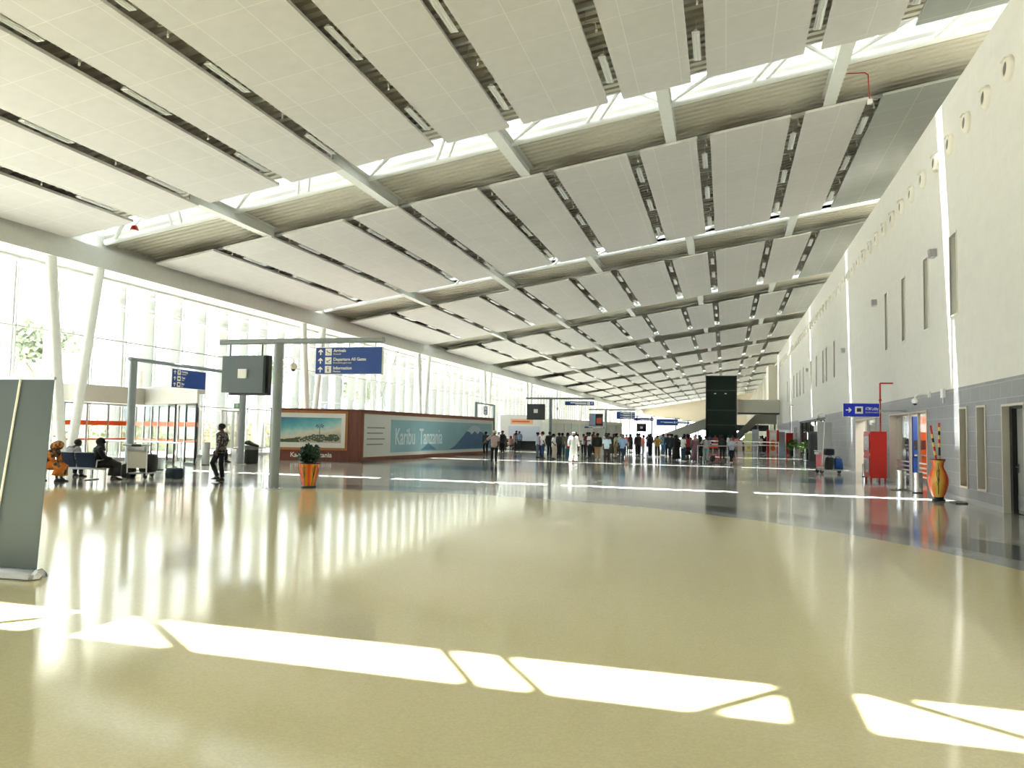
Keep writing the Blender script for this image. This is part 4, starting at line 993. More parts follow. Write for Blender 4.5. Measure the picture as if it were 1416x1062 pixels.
MB().tube((0, 0, 1.16), (0, 0, 1.24), .05, n=10).build('coupling', M_RED, t)
# ---- painted floor vase with decorated sticks
t = thing('floor_vase', 'tall yellow and orange vase painted with a bare tree, by the tiled wall', 'vase', (5.5, 23.05, 0), R(0))
prof = [(.13, .1), (.15, .14), (.2, .28), (.245, .45), (.25, .56), (.235, .66), (.19, .78), (.145, .87), (.13, .93), (.145, 1.02), (.175, 1.1)]
def rv(z):
    for (r0, z0), (r1, z1) in zip(prof, prof[1:]):
        if z <= z1: return r0+(r1-r0)*max(0, (z-z0))/(z1-z0)
    return prof[-1][0]
M_VASE = pattern_mat('painted_vase', (250, 206, 96), (244, 150, 50), (224, 72, 40), 3, .362)
MB().lathe(prof+[(.155, 1.1), (.13, 1.0)], n=36).build('body', M_VASE, t, smooth=True)
MB().lathe([(.15, 0), (.165, .02), (.16, .05), (.13, .06), (.14, .13), (.13, .15)], n=28).build('foot', M_BLACK, t, smooth=True)
MB().lathe([(.172, 1.09), (.185, 1.1), (.18, 1.12), (.16, 1.12)], n=28).build('rim', mat('dark_brown', (60, 30, 20), .4), t, smooth=True)
tw = MB()
va = math.atan2(-23.05, -5.5)
for a in range(3): twig_tree(tw, rv, .2, .62, va+a*PI*2/3)
tw.build('painted_trees', M_BLACK, t)
M_RB = [mat('stick_red', (216, 56, 44), .4), mat('stick_yellow', (240, 200, 90), .4), mat('stick_black', (24, 26, 26), .4)]
for q, (dx, dy, tx, ty, top, lb) in enumerate(((-.03, -.0, -.17, .0, 2.02, 'left'), (.04, .02, .05, .05, 2.09, 'right'))):
    t = thing('decorated_stick', 'red, yellow and black banded stick in the vase, leaning %s' % ('left' if q == 0 else 'upright at the right'), 'stick', (5.5, 23.05, 0), 0, None)
    seq = [2, 0, 1, 0, 1, 2, 1, 0, 0]; n = len(seq); a0, b0 = Vector((dx, dy, 1.0)), Vector((tx, ty, top))
    if q: seq = [0, 0, 1, 2, 2, 1, 0, 1, 2, 1, 0, 0][:9] and [0, 1, 2, 2, 1, 0, 1, 2, 1, 0]; n = len(seq)
    for i, c in enumerate(seq): MB().tube(a0.lerp(b0, i/n), a0.lerp(b0, (i+1)/n), .028, n=12).build('band', M_RB[c], t, smooth=True)
t = thing('floor_plate', 'flat dark slab on the floor right of the painted vase', 'slab', (5.86, 22.6, 0)); MB().box(-.14, .14, -.3, .3, 0, .03).build('slab', M_BLACK, t)
steel_bin(5.5, 27.6, 'polished steel ashtray bin on a dark foot plate', .15, .62)
steel_bin(5.68, 26.2, 'plain polished steel bin left of the painted vase', .14, .62)
steel_bin(5.78, 35.9, 'small steel bin left of the red fire cabinet', .14, .55)
t = thing('foot_plate', 'dark foot plate lying under the steel ashtray bin', 'plate', (5.45, 27.25, 0)); MB().box(-.35, .25, -.2, .2, 0, .012).build('plate', M_DKGREY, t)
# bollard stanchions near the shop
for i, (x, y) in enumerate(((5.4, 57.3), (5.05, 62.0), (5.3, 65.5), (5.5, 50.5), (5.55, 53.0), (5.6, 55.0))):
    t = thing('stanchion', 'short steel stanchion before the dark shop, %s' % ('tallest looking', 'far left', 'far middle', 'near right', 'second from right', 'third from right')[i], 'stanchion', (x, y, 0), 0, 'steel stanchions before the shop')
    MB().tube((0, 0, .02), (0, 0, .85), .09 if i == 0 else .05, n=14).build('post', M_CHROME, t, smooth=True); MB().tube((0, 0, 0), (0, 0, .02), .15, n=18).build('foot', M_ALU, t)
# ATM Lobby sign, projecting from the wall
t = thing('hanging_sign', 'bright blue ATM Lobby sign with a right-pointing arrow', 'sign', (4.72, 30.0, 0))
sign_board(-.62, .57, 2.41, 2.88, [('bus', 'ATM Lobby', 'Ukumbi wa mashine za fedha')], t, m=M_SIGN2, side='l', tsx=.56)
for c in [c for c in t.children if c.name.startswith('arrow')]: bpy.data.objects.remove(c)
a_ = MB(); arrow(a_, -.44, -.047, 2.645, .2, (1, 0)); a_.build('arrow', M_WHITE, t)
MB().box(.57, 1.44, -.02, .02, 2.6, 2.66).build('bracket', M_ALU, t)
# grey banner and folding board near the second doorway
rollup(5.05, 43.6, R(14), 'grey back of a roll-up banner beside the tiled wall, behind the loaded trolley', .75, 2.45, mat('light_grey_banner', (150, 154, 154), .5), 'roll-up banners')
t = thing('notice_board', 'slim dark advertising screen on a black stand left of the grey banner', 'screen', (4.75, 45.5, 0), R(-30)); MB().box(-.35, .35, -.06, .06, .12, 1.95).build('screen', M_BLACK, t); MB().box(-.25, .25, -.06, .06, .3, 1.8).build('frame', M_DKGREY, t); MB().box(-.35, .35, -.2, .2, 0, .12).build('base', M_BLACK, t)
# red loaded trolley
t = trolley(4.15, 37.9, R(-75), 'red-fronted luggage trolley loaded with bags near the ATM Lobby sign', mat('red_white_panel', (206, 84, 88), .5), mat('pink_paint', (220, 150, 150), .4))
bag(4.55, 37.95, .185, .3, .5, .55, mat('green_black_bag', (26, 38, 36), .7), 'tall dark green bag standing on the red trolley', R(10), tilt=.1)
bag(4.58, 38.0, .83, .42, .4, .3, mat('dark_navy_bag', (32, 40, 56), .7), 'dark navy bag lying on top of the red trolley load', R(10), strap=False)
bag(5.0, 38.05, .2, .36, .42, .5, mat('bright_blue_bag', (26, 76, 150), .6), 'bright blue bag at the far end of the red trolley', R(0), tilt=-.1)
# plants by the wall further on
def floor_plant(x, y, label, h=.75):
    t = thing('potted_plant', label, 'plant', (x, y, 0)); MB().lathe([(.2, 0), (.3, .4), (.3, .45), (.26, .45), (.25, .38)], n=18).build('pot', M_BLACK, t, smooth=True)
    foliage(MB(), (0, 0, .45+h*.5), .45, .45, h*.6, 160, .3).build('leaves', mat('variegated_leaf', (92, 130, 60), .5, var=.4), t)
    MB().tube((0, 0, .3), (0, 0, .45+h*.5), .03, n=6).build('stem', M_BARK, t)
floor_plant(5.6, 71.4, 'yellow-green plant in a black pot by the far wall panels', .8); floor_plant(5.75, 60.2, 'dark leafy pot plant before the dark shop window', .7)
# red kiosk, red box
t = thing('ice_cream_kiosk', 'tall red display stand with a food picture, near the end of the right wall', 'display stand', (4.4, 78.4, 0))
MB().box(-.55, -.35, -.4, .4, 0, 2.25).build('side_panel', M_RED, t); MB().box(.35, .55, -.4, .4, 0, 2.25).build('side_panel', M_RED, t)
MB().box(-.35, .35, -.3, .38, 0, 2.2).build('body', mat('pale_kiosk', (226, 214, 200), .5), t); MB().box(-.3, .3, -.33, -.3, 1.3, 2.0).build('notice', M_WHITE, t)
mb = MB(); [flat(mb, [(cx+.22*math.cos(a), cz+.26*math.sin(a)) for a in [2*PI*i/14 for i in range(14)]], -.33-.002*k_, .004) for k_, (cx, cz) in enumerate(((0, 1.05), (0, .5)))]
mb.build('picture', mat('orange_red_picture', (226, 110, 50), .5, var=.3, scale=5), t)
t = thing('fire_cabinet', 'plain red cabinet at the wall left of the far plant', 'cabinet', (5.8, 77.0, 0)); MB().box(-.3, .3, -.5, .5, .1, 2.0).build('body', M_RED, t); MB().box(-.31, -.3, -.42, .42, .3, 1.8).build('door', M_RED, t)
for y_ in (-.4, .4): MB().box(-.25, .25, y_-.04, y_+.04, 0, .1).build('leg', M_RED, t)
t = thing('fire_pipe', 'thin pale pipe rising above the plain red cabinet', 'pipe', (5.9, 77.0, 2.0)); MB().path([(0, 0, 0), (0, 0, 2.6), (.26, 0, 2.6)], .03, 6).build('pipe', mat('dull_red_pipe', (170, 120, 100), .5), t)
t = thing('door_panel', 'grey glazed screen leaning by the wall right of the red display stand', 'panel', (5.3, 79.5, 0)); MB().box(-.3, .3, -.03, .03, .0, 2.1).build('panel', mat('grey_green_glass', (110, 122, 118), .3), t)
t = thing('poster_stand', 'pale yellow poster stand with green picture, middle of the hall', 'poster stand', (2.25, 82.4, 0))
MB().box(-.36, .36, -.03, .03, .05, 1.9).build('poster', mat('lemon_poster', (222, 224, 160), .5, var=.15, scale=2.5), t); MB().box(-.4, .4, -.12, .12, 0, .06).build('foot', M_ALU, t)
MB().box(-.1, .2, -.04, -.03, .3, .6).build('picture', mat('amber_picture', (230, 170, 60), .5), t)
t = thing('poster_stand', 'plain grey-blue tall board right of the yellow poster stand', 'poster stand', (3.0, 83.5, 0)); MB().box(-.33, .33, -.03, .03, .05, 2.3).build('board', mat('grey_blue_board', (164, 172, 180), .5), t); MB().box(-.35, .35, -.12, .12, 0, .06).build('foot', M_ALU, t)
t = thing('poster_stand', 'small pink-white board left of the yellow poster stand', 'poster stand', (1.45, 82.0, 0)); MB().box(-.22, .22, -.03, .03, .05, 1.1).build('board', mat('pinkish_board', (214, 190, 186), .5), t); MB().box(-.25, .25, -.12, .12, 0, .06).build('foot', M_ALU, t)
# retractable barrier in front of the crowd
bp = [(-1.5, 44.65), (.12, 46.0), (1.88, 48.6), (4.3, 50.5)]
for i, (x, y) in enumerate(bp[:3]):
    t = thing('barrier_post', 'slim steel barrier post, %s of three before the red table' % ('left', 'middle', 'right')[i], 'barrier post', (x, y, 0), 0, 'barrier posts before the red table')
    MB().tube((0, 0, .02), (0, 0, 1.08), .035, n=12).build('post', M_CHROME, t, smooth=True); MB().tube((0, 0, 0), (0, 0, .02), .16, n=18).build('foot', M_ALU, t)
for i in range(2):
    (x0, y0), (x1, y1) = bp[i], bp[i+1]; t = thing('barrier_rail', 'pale rail between the %s barrier posts' % ('left and middle', 'middle and right')[i], 'barrier rail', (x0, y0, 0))
    MB().tube((.03, .03, 1.04), (x1-x0-.03, y1-y0-.03, 1.04), .025, n=8).build('rail', M_ALU, t)
t = thing('long_rail', 'double steel rail standing behind the barrier posts', 'railing', (-1.5, 62, 0))
for z in (.95, 1.2): MB().tube((0, 0, z), (5.4, 0, z), .035, n=8).build('rail', M_ALU, t)
for x in (0, 1.8, 3.6, 5.4): MB().tube((x, 0, 0), (x, 0, 1.25), .03, n=8).build('upright', M_ALU, t)
t = thing('red_table', 'red cloth-covered table beyond the barrier', 'table', (-.9, 80.5, 0))
MB().box(-.95, .85, -.4, .4, .35, .8).build('cloth', mat('red_cloth', (206, 40, 30), .7), t)
for x in (-.9, -.3, .3, .8): MB().box(x-.03, x+.03, -.35, -.29, 0, .35).build('leg', mat('yellow_leg', (206, 186, 140), .5), t)

# ---- lift tower, walkway, stair
t = thing('lift_tower', 'dark glazed lift tower in the middle of the hall', 'lift tower', (-.48, 96.7, 0))
MD = mat('smoked_lift_glass', (20, 38, 36), .12, spec=.25); w2 = 1.72
MB().box(-w2+.06, w2-.06, -w2+.03, w2-.03, .3, 8.6).build('glass_skin', MD, t)
MB().box(-w2+.3, w2-.3, -w2+.5, w2-.2, 0.3, 8.3).build('shaft_lining', mat('lift_inside', (18, 30, 28), .5), t)
for sx_ in (-1, 1):
    for sy_ in (-1, 1): MB().box(sx_*w2-.07, sx_*w2+.07, sy_*w2-.07, sy_*w2+.07, 0, 8.75).build('corner_post', M_BLACK, t)
for z in (0.0, 2.8, 4.55, 6.9, 8.6): MB().box(-w2, w2, -w2, w2, z, z+.15).build('ring_beam', mat('dark_green_steel', (30, 42, 40), .4), t)
for x in (-.7, .5): MB().box(x-.12, x+.12, -w2-.02, -w2+.0, 6.55, 6.65).build('ceiling_light', mat('white_light_strip', (235, 240, 240), .4), t)
MB().box(-.8, .8, -w2+.2, w2-.4, 4.7, 6.85).build('lift_car', mat('lift_car', (44, 58, 56), .3), t)
t = thing('walkway', 'cream-sided high walkway from the lift tower to the right wall', 'walkway', (1.4, 97, 0))
MB().box(0, 4.75, -1.2, -1.0, 4.4, 5.95).build('parapet', M_CREAM, t); MB().box(0, 4.75, -1.2, 2.0, 4.25, 4.4).build('slab', M_DKGREY, t); MB().box(0, 4.75, 1.8, 2.0, 4.4, 5.95).build('parapet', M_CREAM, t)
M_SOF = mat('stair_soffit', (168, 170, 160), .5)
def slope(name, label, x0, z0, x1, z1, y, wdt=2.0, th=.25):
    t = thing(name, label, 'stairs', (0, y, 0))
    MB().hexa([(x0, 0, z0-th), (x1, 0, z1-th), (x1, wdt, z1-th), (x0, wdt, z0-th)], [(x0, 0, z0), (x1, 0, z1), (x1, wdt, z1), (x0, wdt, z0)]).build('soffit', M_SOF, t)
    MB().hexa([(x0, -.06, z0-th), (x1, -.06, z1-th), (x1, 0, z1-th), (x0, 0, z0-th)], [(x0, -.06, z0+1.0), (x1, -.06, z1+1.0), (x1, 0, z1+1.0), (x0, 0, z0+1.0)]).build('balustrade', M_SOF, t)
    n = int(abs(x1-x0)/.3); st = MB()
    for i in range(n):
        f0, f1 = i/n, (i+1)/n; zt = max(z0+(z1-z0)*f0, z0+(z1-z0)*f1)+.05
        st.box(min(x0+(x1-x0)*f0, x0+(x1-x0)*f1), max(x0+(x1-x0)*f0, x0+(x1-x0)*f1), .05, wdt, zt-.17, zt)
    st.build('steps', M_GREY, t)
slope('staircase', 'stair rising to the right from behind the lift tower', 1.3, .9, 3.7, 3.4, 100.2)
t = thing('stair_landing', 'grey landing at the top of the right-hand stair', 'landing', (3.7, 100.2, 0)); MB().box(0, 2.4, 0, 2, 3.15, 3.4).build('slab', M_SOF, t); MB().box(0, 2.4, -.06, 0, 3.15, 4.3).build('balustrade', M_SOF, t)
for x in (.2, 2.2): MB().box(x-.1, x+.1, .8, 1.0, 0, 3.15).build('column', M_SOF, t)
slope('staircase', 'stair falling to the left of the lift tower', -8.6, .25, -2.3, 2.7, 98.0)
t = thing('check_in_counter', 'long dark row of counters behind the lift tower', 'counter', (0, 108, 0)); MB().box(-4, 5.6, 0, 1.2, 0, 1.1).build('counter', M_BLACK, t); MB().box(-4, 5.6, .9, 1.0, 2.3, 3.1).build('fascia', M_DKGREY, t)
for x in (-3.9, 0, 5.5): MB().box(x-.06, x+.06, .88, 1.0, 1.1, 2.3).build('post', M_DKGREY, t)
# ---- information stand area far left behind the queue
t = thing('exhibition_wall', 'white partition with an orange banner and posters behind the queue', 'partition', (-18.9, 71.2, 0), R(8))
MB().box(-1.9, 2.1, -.08, .08, 0, 3.2).build('panel', M_WHITE, t); MB().box(-.9, 1.25, -.1, -.08, 2.35, 2.85).build('orange_banner', mat('pale_orange_banner', (246, 196, 156), .5, var=.15, scale=3), t)
MB().box(-1.1, 1.9, -.1, -.08, .6, 2.15).build('poster', mat('pale_blue_poster', (214, 222, 238), .5, var=.08, scale=2), t)
mb = MB().box(-.75, .95, -.105, -.10, 2.52, 2.68); mb.build('text_line', mat('red_orange_ink', (230, 110, 60), .5), t)
t = thing('covered_table', 'table under a black cloth before the white partition', 'table', (-17.7, 69.5, 0), R(8)); MB().rings([[(1.35*q*math.copysign(abs(math.cos(a))**.3, math.cos(a)), .45*q*math.copysign(abs(math.sin(a))**.3, math.sin(a)), z) for a in [2*PI*i/28 for i in range(28)]] for q, z in ((1.03, 0), (1, .5), (.98, .76), (.9, .78))]).build('cloth', M_BLACK, t)
t = thing('glass_offices', 'row of pale glazed kiosks with white frames behind the queue', 'kiosk row', (-16.4, 72.5, 0), R(79))
MB().box(0, 22, .05, 2.5, 0, 2.55).build('back', mat('pale_grey_green', (206, 210, 204), .5), t); MB().box(-.1, 22.1, -.05, 2.6, 2.55, 2.95).build('fascia', M_CREAM, t)
for i in range(12): MB().box(i*2-.1, i*2+.1, -.05, .05, 0, 2.55).build('mullion', M_CREAM, t)
# ================================================================ PEOPLE
SKIN = {'d': mat('dark_skin', (84, 56, 44), .5), 'm': mat('brown_skin', (112, 76, 58), .5), 'l': mat('light_brown_skin', (168, 118, 92), .5)}
M_HAIR = mat('black_hair', (20, 17, 16), .8); M_SHOE = mat('dark_shoe', (26, 24, 24), .5); M_WSHOE = mat('white_shoe', (220, 220, 218), .5); M_EYE = mat('eye_dark', (16, 12, 10), .4)
def V(*a): return Vector(a)
def pose(kind, lean=0.0):
    p = dict(pel=V(0, 0, .94), waist=V(0, 0, 1.08), chest=V(0, 0, 1.28), neck=V(0, -.01, 1.46), head=V(0, .015, 1.60))
    for s, n in ((-1, 'L'), (1, 'R')):
        p['sh'+n] = V(s*.175, -.01, 1.40); p['el'+n] = V(s*.225, -.03, 1.13); p['wr'+n] = V(s*.225, .05, .90)
        p['hip'+n] = V(s*.09, 0, .90); p['kn'+n] = V(s*.10, .015, .50); p['an'+n] = V(s*.105, -.03, .09)
    if kind == 'fold':
        for s, n in ((-1, 'L'), (1, 'R')): p['el'+n] = V(s*.24, .04, 1.16); p['wr'+n] = V(-s*.06, .20, 1.19 if s > 0 else 1.15)
    elif kind == 'phone':
        for s, n in ((-1, 'L'), (1, 'R')): p['el'+n] = V(s*.21, .0, 1.13); p['wr'+n] = V(s*.07, .24, 1.16)
        p['head'] = V(0, .05, 1.59)
    elif kind == 'hip':
        for s, n in ((-1, 'L'), (1, 'R')): p['el'+n] = V(s*.32, -.08, 1.17); p['wr'+n] = V(s*.17, .06, 1.0)
    elif kind == 'reach':
        p['elL'] = V(-.38, .03, 1.22); p['wrL'] = V(-.56, .12, 1.05)
    elif kind == 'walk':
        p['knL'] = V(-.095, .16, .52); p['anL'] = V(-.1, .28, .10); p['knR'] = V(.095, -.04, .49); p['anR'] = V(.1, -.30, .13)
        p['elL'] = V(-.22, -.12, 1.15); p['wrL'] = V(-.22, -.12, .90); p['elR'] = V(.23, .05, 1.13); p['wrR'] = V(.22, .20, .93)
    elif kind == 'stroll':                    # passing pose: rear leg bent, as the man near the gantry
        p['knL'] = V(-.09, .20, .53); p['anL'] = V(-.09, .02, .14); p['knR'] = V(.09, .03, .5); p['anR'] = V(.09, -.03, .09)
        p['elL'] = V(-.22, -.09, 1.14); p['wrL'] = V(-.20, .0, .90); p['elR'] = V(.22, -.06, 1.14); p['wrR'] = V(.21, .04, .91)
    elif kind == 'cross':
        p['anL'] = V(.07, .06, .09); p['knL'] = V(-.06, .06, .5); p['anR'] = V(-.02, -.06, .09)
        for s, n in ((-1, 'L'), (1, 'R')): p['el'+n] = V(s*.21, .0, 1.13); p['wr'+n] = V(s*.05, .23, 1.12)
        p['head'] = V(0, .05, 1.59)
    elif kind in ('sit', 'sitfwd'):
        dz = -.48
        for k in p: p[k] = p[k]+V(0, 0, dz)
        f = .30 if kind == 'sitfwd' else .06
        for k, h in (('waist', .2), ('chest', .6), ('neck', 1), ('head', 1.25)): p[k] = p[k]+V(0, f*h, -f*h*.25)
        for s, n in ((-1, 'L'), (1, 'R')):
            p['sh'+n] += V(0, f*.85, -f*.2); p['hip'+n] = V(s*.10, .02, .48); p['kn'+n] = V(s*.13, .42, .48); p['an'+n] = V(s*.12, .42, .09)
            p['el'+n] = V(s*.23, .08+f*.7, .68); p['wr'+n] = V(s*.10, .30+f*.3, .60)
    return p
def limb(mb, pts, rad, n=12, sq=(1, 1), cap=True):
    pts = [Vector(p) for p in pts]; rr = []
    for i, p in enumerate(pts):
        d = (pts[min(i+1, len(pts)-1)]-pts[max(i-1, 0)]).normalized()
        a = V(1, 0, 0)-d*d.x
        if a.length < .2: a = V(0, 1, 0)-d*d.y
        a.normalize(); b = d.cross(a); r = rad[i]
        rr.append([p+a*math.cos(2*PI*k/n)*r*sq[0]+b*math.sin(2*PI*k/n)*r*sq[1] for k in range(n)])
    mb.rings(rr, cap)
def interp(a, b, t): return a.lerp(b, t)
CACHE = {}
def skin_body(P_):
    bm = bmesh.new(); sl = bm.verts.layers.skin.verify()
    def v(p, r, r2=None, root=False):
        x = bm.verts.new(p); x[sl].radius = (r, r2 or r); x[sl].use_root = root; return x
    def e(a, b): bm.edges.new((a, b)); return b
    pel = v(P_['pel'], .125, .10, True); wa = e(pel, v(P_['waist'], .12, .095)); ch = e(wa, v(P_['chest'], .135, .10))
    up = e(ch, v(interp(P_['chest'], P_['neck'], .72), .09)); nk = e(up, v(P_['neck']+V(0, 0, .03), .052)); hd = P_['head']
    j = e(nk, v(hd+V(0, .015, -.055), .066)); m = e(j, v(hd+V(0, .01, .02), .088)); c = e(m, v(hd+V(0, -.005, .075), .07))
    e(m, v(hd+V(0, .115, -.012), .013))
    for s in (-1, 1): e(m, v(hd+V(s*.098, -.005, .0), .014))
    for s, n in ((-1, 'L'), (1, 'R')):
        sh = e(up, v(P_['sh'+n], .056)); el = e(sh, v(P_['el'+n], .043)); w_ = e(el, v(P_['wr'+n], .028))
        d = (P_['wr'+n]-P_['el'+n]).normalized(); side = V(0, 1, 0)-d*d.y
        if side.length < .3: side = V(0, 0, 1)-d*d.z
        side.normalize(); nrm = d.cross(side)
        pm = e(w_, v(P_['wr'+n]+d*.065, .030, .018))
        for q, (o, l) in enumerate(((-.03, .062), (-.01, .078), (.012, .074), (.032, .06))):
            f1 = e(pm, v(P_['wr'+n]+d*.10+side*o, .0095)); e(f1, v(P_['wr'+n]+d*(.10+l*.85)+side*o*1.05-nrm*.02*s, .0075))
        th = e(w_, v(P_['wr'+n]+d*.045+side*.036, .011)); e(th, v(P_['wr'+n]+d*.085+side*.058, .009))
        hp = e(pel, v(P_['hip'+n], .085)); kn = e(hp, v(P_['kn'+n], .056)); an = e(kn, v(P_['an'+n], .038)); e(an, v(P_['an'+n]+V(0, .11, -.05), .03))
    me = bpy.data.meshes.new('body'); bm.to_mesh(me); bm.free()
    o = bpy.data.objects.new('tmp', me); COL.objects.link(o)
    sk = o.modifiers.new('s', 'SKIN'); sk.use_smooth_shade = True; sb = o.modifiers.new('b', 'SUBSURF'); sb.levels = 1; sb.render_levels = 1
    dg = bpy.context.evaluated_depsgraph_get(); out = bpy.data.meshes.new_from_object(o.evaluated_get(dg)); bpy.data.objects.remove(o)
    out.materials.clear(); out.materials.append(None)
    return out
def garment(P_, kind):
    mb = MB(); pel, wa, ch, nk = P_['pel'], P_['waist'], P_['chest'], P_['neck']
    sit = pel.z < .7
    def ring(c, rx, ry, n=18): return [(c.x+rx*math.cos(2*PI*i/n), c.y+ry*math.sin(2*PI*i/n), c.z) for i in range(n)]
    def torso(hem=True, f=1.0):
        rr = []
        if hem: rr += [ring(pel+V(0, 0, -.10), .178*f, .135*f), ring(pel, .17*f, .13*f)]
        rr += [ring(wa, .158*f, .118*f), ring(ch, .182*f, .128*f), ring(interp(ch, nk, .55), .188*f, .115*f), ring(interp(ch, nk, .8), .14*f, .09*f), ring(interp(ch, nk, 1.0), .072, .072)]
        if sit:      # leaning back: carry the cloth up over the shoulder blades
            rr[-3:] = [ring(interp(ch, nk, .5)+V(0, -.01, 0), .20*f, .135*f), ring(interp(ch, nk, .82)+V(0, -.02, .01), .185*f, .115*f), ring(nk+V(0, -.01, .0), .10, .09)]
        mb.rings(rr)
    def sleeves(long_, f=1.0):
        for s, n in ((-1, 'L'), (1, 'R')):
            a, b, c = P_['sh'+n], P_['el'+n], P_['wr'+n]
            if long_: limb(mb, [a+V(-s*.04, 0, .01), a, interp(a, b, .5), b, interp(b, c, .6), interp(b, c, .97)], [.062*f if not sit else .08, .070*f if not sit else .092, .064*f, .055*f, .046*f, .04*f*(1.3 if f > 1 else 1)])
            else: limb(mb, [a+V(-s*.04, 0, .01), a, interp(a, b, .5), interp(a, b, .88)], [.062 if not sit else .075, .074 if not sit else .088, .070, .068])
    if kind == 'shirt': torso(); sleeves(False)
    elif kind == 'long_shirt': torso(); sleeves(True)
    elif kind == 'jacket': torso(f=1.1); sleeves(True, 1.15)
    elif kind in ('robe', 'abaya', 'dress'):
        w_ = {'robe': 1.0, 'abaya': 1.08, 'dress': 1.0}[kind]
        if sit:
            torso(f=1.08); kk = interp(P_['knL'], P_['knR'], .5); aa = interp(P_['anL'], P_['anR'], .5)
            limb(mb, [pel+V(0, -.08, .02), interp(pel, kk, .4), interp(pel, kk, .85)+V(0, 0, .0), kk+V(0, .06, -.05), interp(kk, aa, .5)+V(0, .03, 0), aa+V(0, .02, .03 if kind != 'dress' else .1)],
                 [.18, .20, .22, .22, .23, .25], 18, (1.15, .66))
        else:
            c0 = interp(P_['anL'], P_['anR'], .5); z0 = .07 if kind != 'dress' else .30
            mb.rings([ring(V(c0.x*.5, c0.y*.6, z0), .25*w_, .21*w_), ring(V(0, c0.y*.4, .45), .225*w_, .185*w_), ring(V(0, 0, .80), .205*w_, .16*w_), ring(V(0, 0, 1.0), .185*w_, .14*w_),
                      ring(ch, .19*w_, .135*w_), ring(interp(ch, nk, .55), .19*w_, .12*w_), ring(interp(ch, nk, .82), .13, .095), ring(nk, .075, .075)])
        sleeves(True, 1.25 if kind != 'dress' else 1.0)
    elif kind == 'trousers' or kind == 'loose_trousers':
        g = 1.0 if kind == 'trousers' else 1.25
        if sit: mb.rings([ring(pel+V(0, 0, -.07), .17, .15), ring(pel+V(0, 0, .02), .175, .14), ring(pel+V(0, 0, .1), .16, .12)])
        else: mb.rings([ring(pel+V(0, 0, -.13), .150, .118), ring(pel+V(0, 0, -.05), .165, .125), ring(pel+V(0, 0, .1), .150, .112)])
        for s, n in ((-1, 'L'), (1, 'R')):
            h, k, a = P_['hip'+n], P_['kn'+n], P_['an'+n]
            limb(mb, [h+V(0, 0, .03) if not sit else h+V(0, -.05, 0), interp(h, k, .3), k, interp(k, a, .45), interp(k, a, .97)], [.094, .09*g, .068*g, .066*g, .056*g], 14)
    elif kind == 'skirt':
        c0 = interp(P_['knL'], P_['knR'], .5)
        mb.rings([ring(V(0, 0, .32), .22, .18), ring(V(0, 0, .6), .2, .165), ring(pel, .165, .125), ring(pel+V(0, 0, .1), .15, .11)])
    return mb.mesh(kind, None, True)
def headwear(P_, kind):
    h = P_['head']; mb = MB()
    if kind == 'hair': mb.ball((h.x, h.y-.016, h.z+.040), .098, .104, .092, 16, 10)
    elif kind == 'grey': mb.ball((h.x, h.y-.02, h.z+.032), .098, .102, .09, 16, 10)
    elif kind == 'long_hair': mb.ball((h.x, h.y-.02, h.z+.038), .104, .108, .1, 16, 10); limb(mb, [h+V(0, -.06, .02), h+V(0, -.08, -.1), h+V(0, -.09, -.2)], [.085, .08, .04], 12, (1, .6))
    elif kind == 'cap': mb.ball((h.x, h.y-.008, h.z+.055), .103, .11, .078, 16, 10); mb.box(h.x-.06, h.x+.06, h.y+.07, h.y+.17, h.z+.045, h.z+.055)
    elif kind == 'scarf':
        mb.ball((h.x, h.y-.028, h.z+.022), .116, .118, .122, 18, 10)
        def ring(c, rx, ry, n=18): return [(c.x+rx*math.cos(2*PI*i/n), c.y+ry*math.sin(2*PI*i/n), c.z) for i in range(n)]
        mb.rings([ring(h+V(0, -.045, -.25), .20, .155), ring(h+V(0, -.035, -.16), .17, .13), ring(h+V(0, -.015, -.095), .10, .10), ring(h+V(0, -.03, -.02), .105, .10)])
    elif kind == 'turban':
        mb.ball((h.x, h.y-.03, h.z+.05), .13, .15, .12, 18, 10); mb.ball((h.x, h.y-.13, h.z+.0), .10, .12, .12, 14, 8)
    return mb.mesh(kind, None, True)
def shoe_mesh(P_, n):
    a = P_['an'+n]; z = a.z-.09; mb = MB()
    rr = []
    for y, w_, h in ((-.075, .028, .05), (-.05, .038, .09), (.0, .04, .085), (.07, .045, .055), (.13, .042, .045), (.175, .022, .03)):
        rr.append([(a.x+w_*math.cos(t)*1.0, a.y+y+.02, z+(h*.5+h*.5*math.sin(t))) for t in [2*PI*i/12 for i in range(12)]])
    mb.rings(rr); return mb.mesh('shoe', None, True)
def eyes_mesh(P_):
    h = P_['head']; mb = MB()
    for s in (-1, 1): mb.ball((h.x+s*.033, h.y+.086, h.z+.018), .012, .008, .008, 8, 6)
    mb.box(h.x-.022, h.x+.022, h.y+.080, h.y+.088, h.z-.062, h.z-.055)
    return mb.mesh('eyes_and_mouth', None, True)
def cached(key, fn):
    if key not in CACHE: CACHE[key] = fn()
    return CACHE[key]
def slotobj(me, name, par, m):
    if not me.materials: me.materials.append(None)
    o = obj_from(me, name, par); o.material_slots[0].link = 'OBJECT'; o.material_slots[0].material = m; return o
def cloth(c, pattern=None):
    nm = 'cloth_%d_%d_%d' % c
    if pattern: return MATS[pattern]
    return mat(nm, c, .8, var=.08, scale=20)
NAMES = {'shirt': 'shirt', 'long_shirt': 'shirt', 'jacket': 'jacket', 'robe': 'robe', 'abaya': 'robe', 'dress': 'dress', 'trousers': 'trousers', 'loose_trousers': 'trousers', 'skirt': 'skirt'}
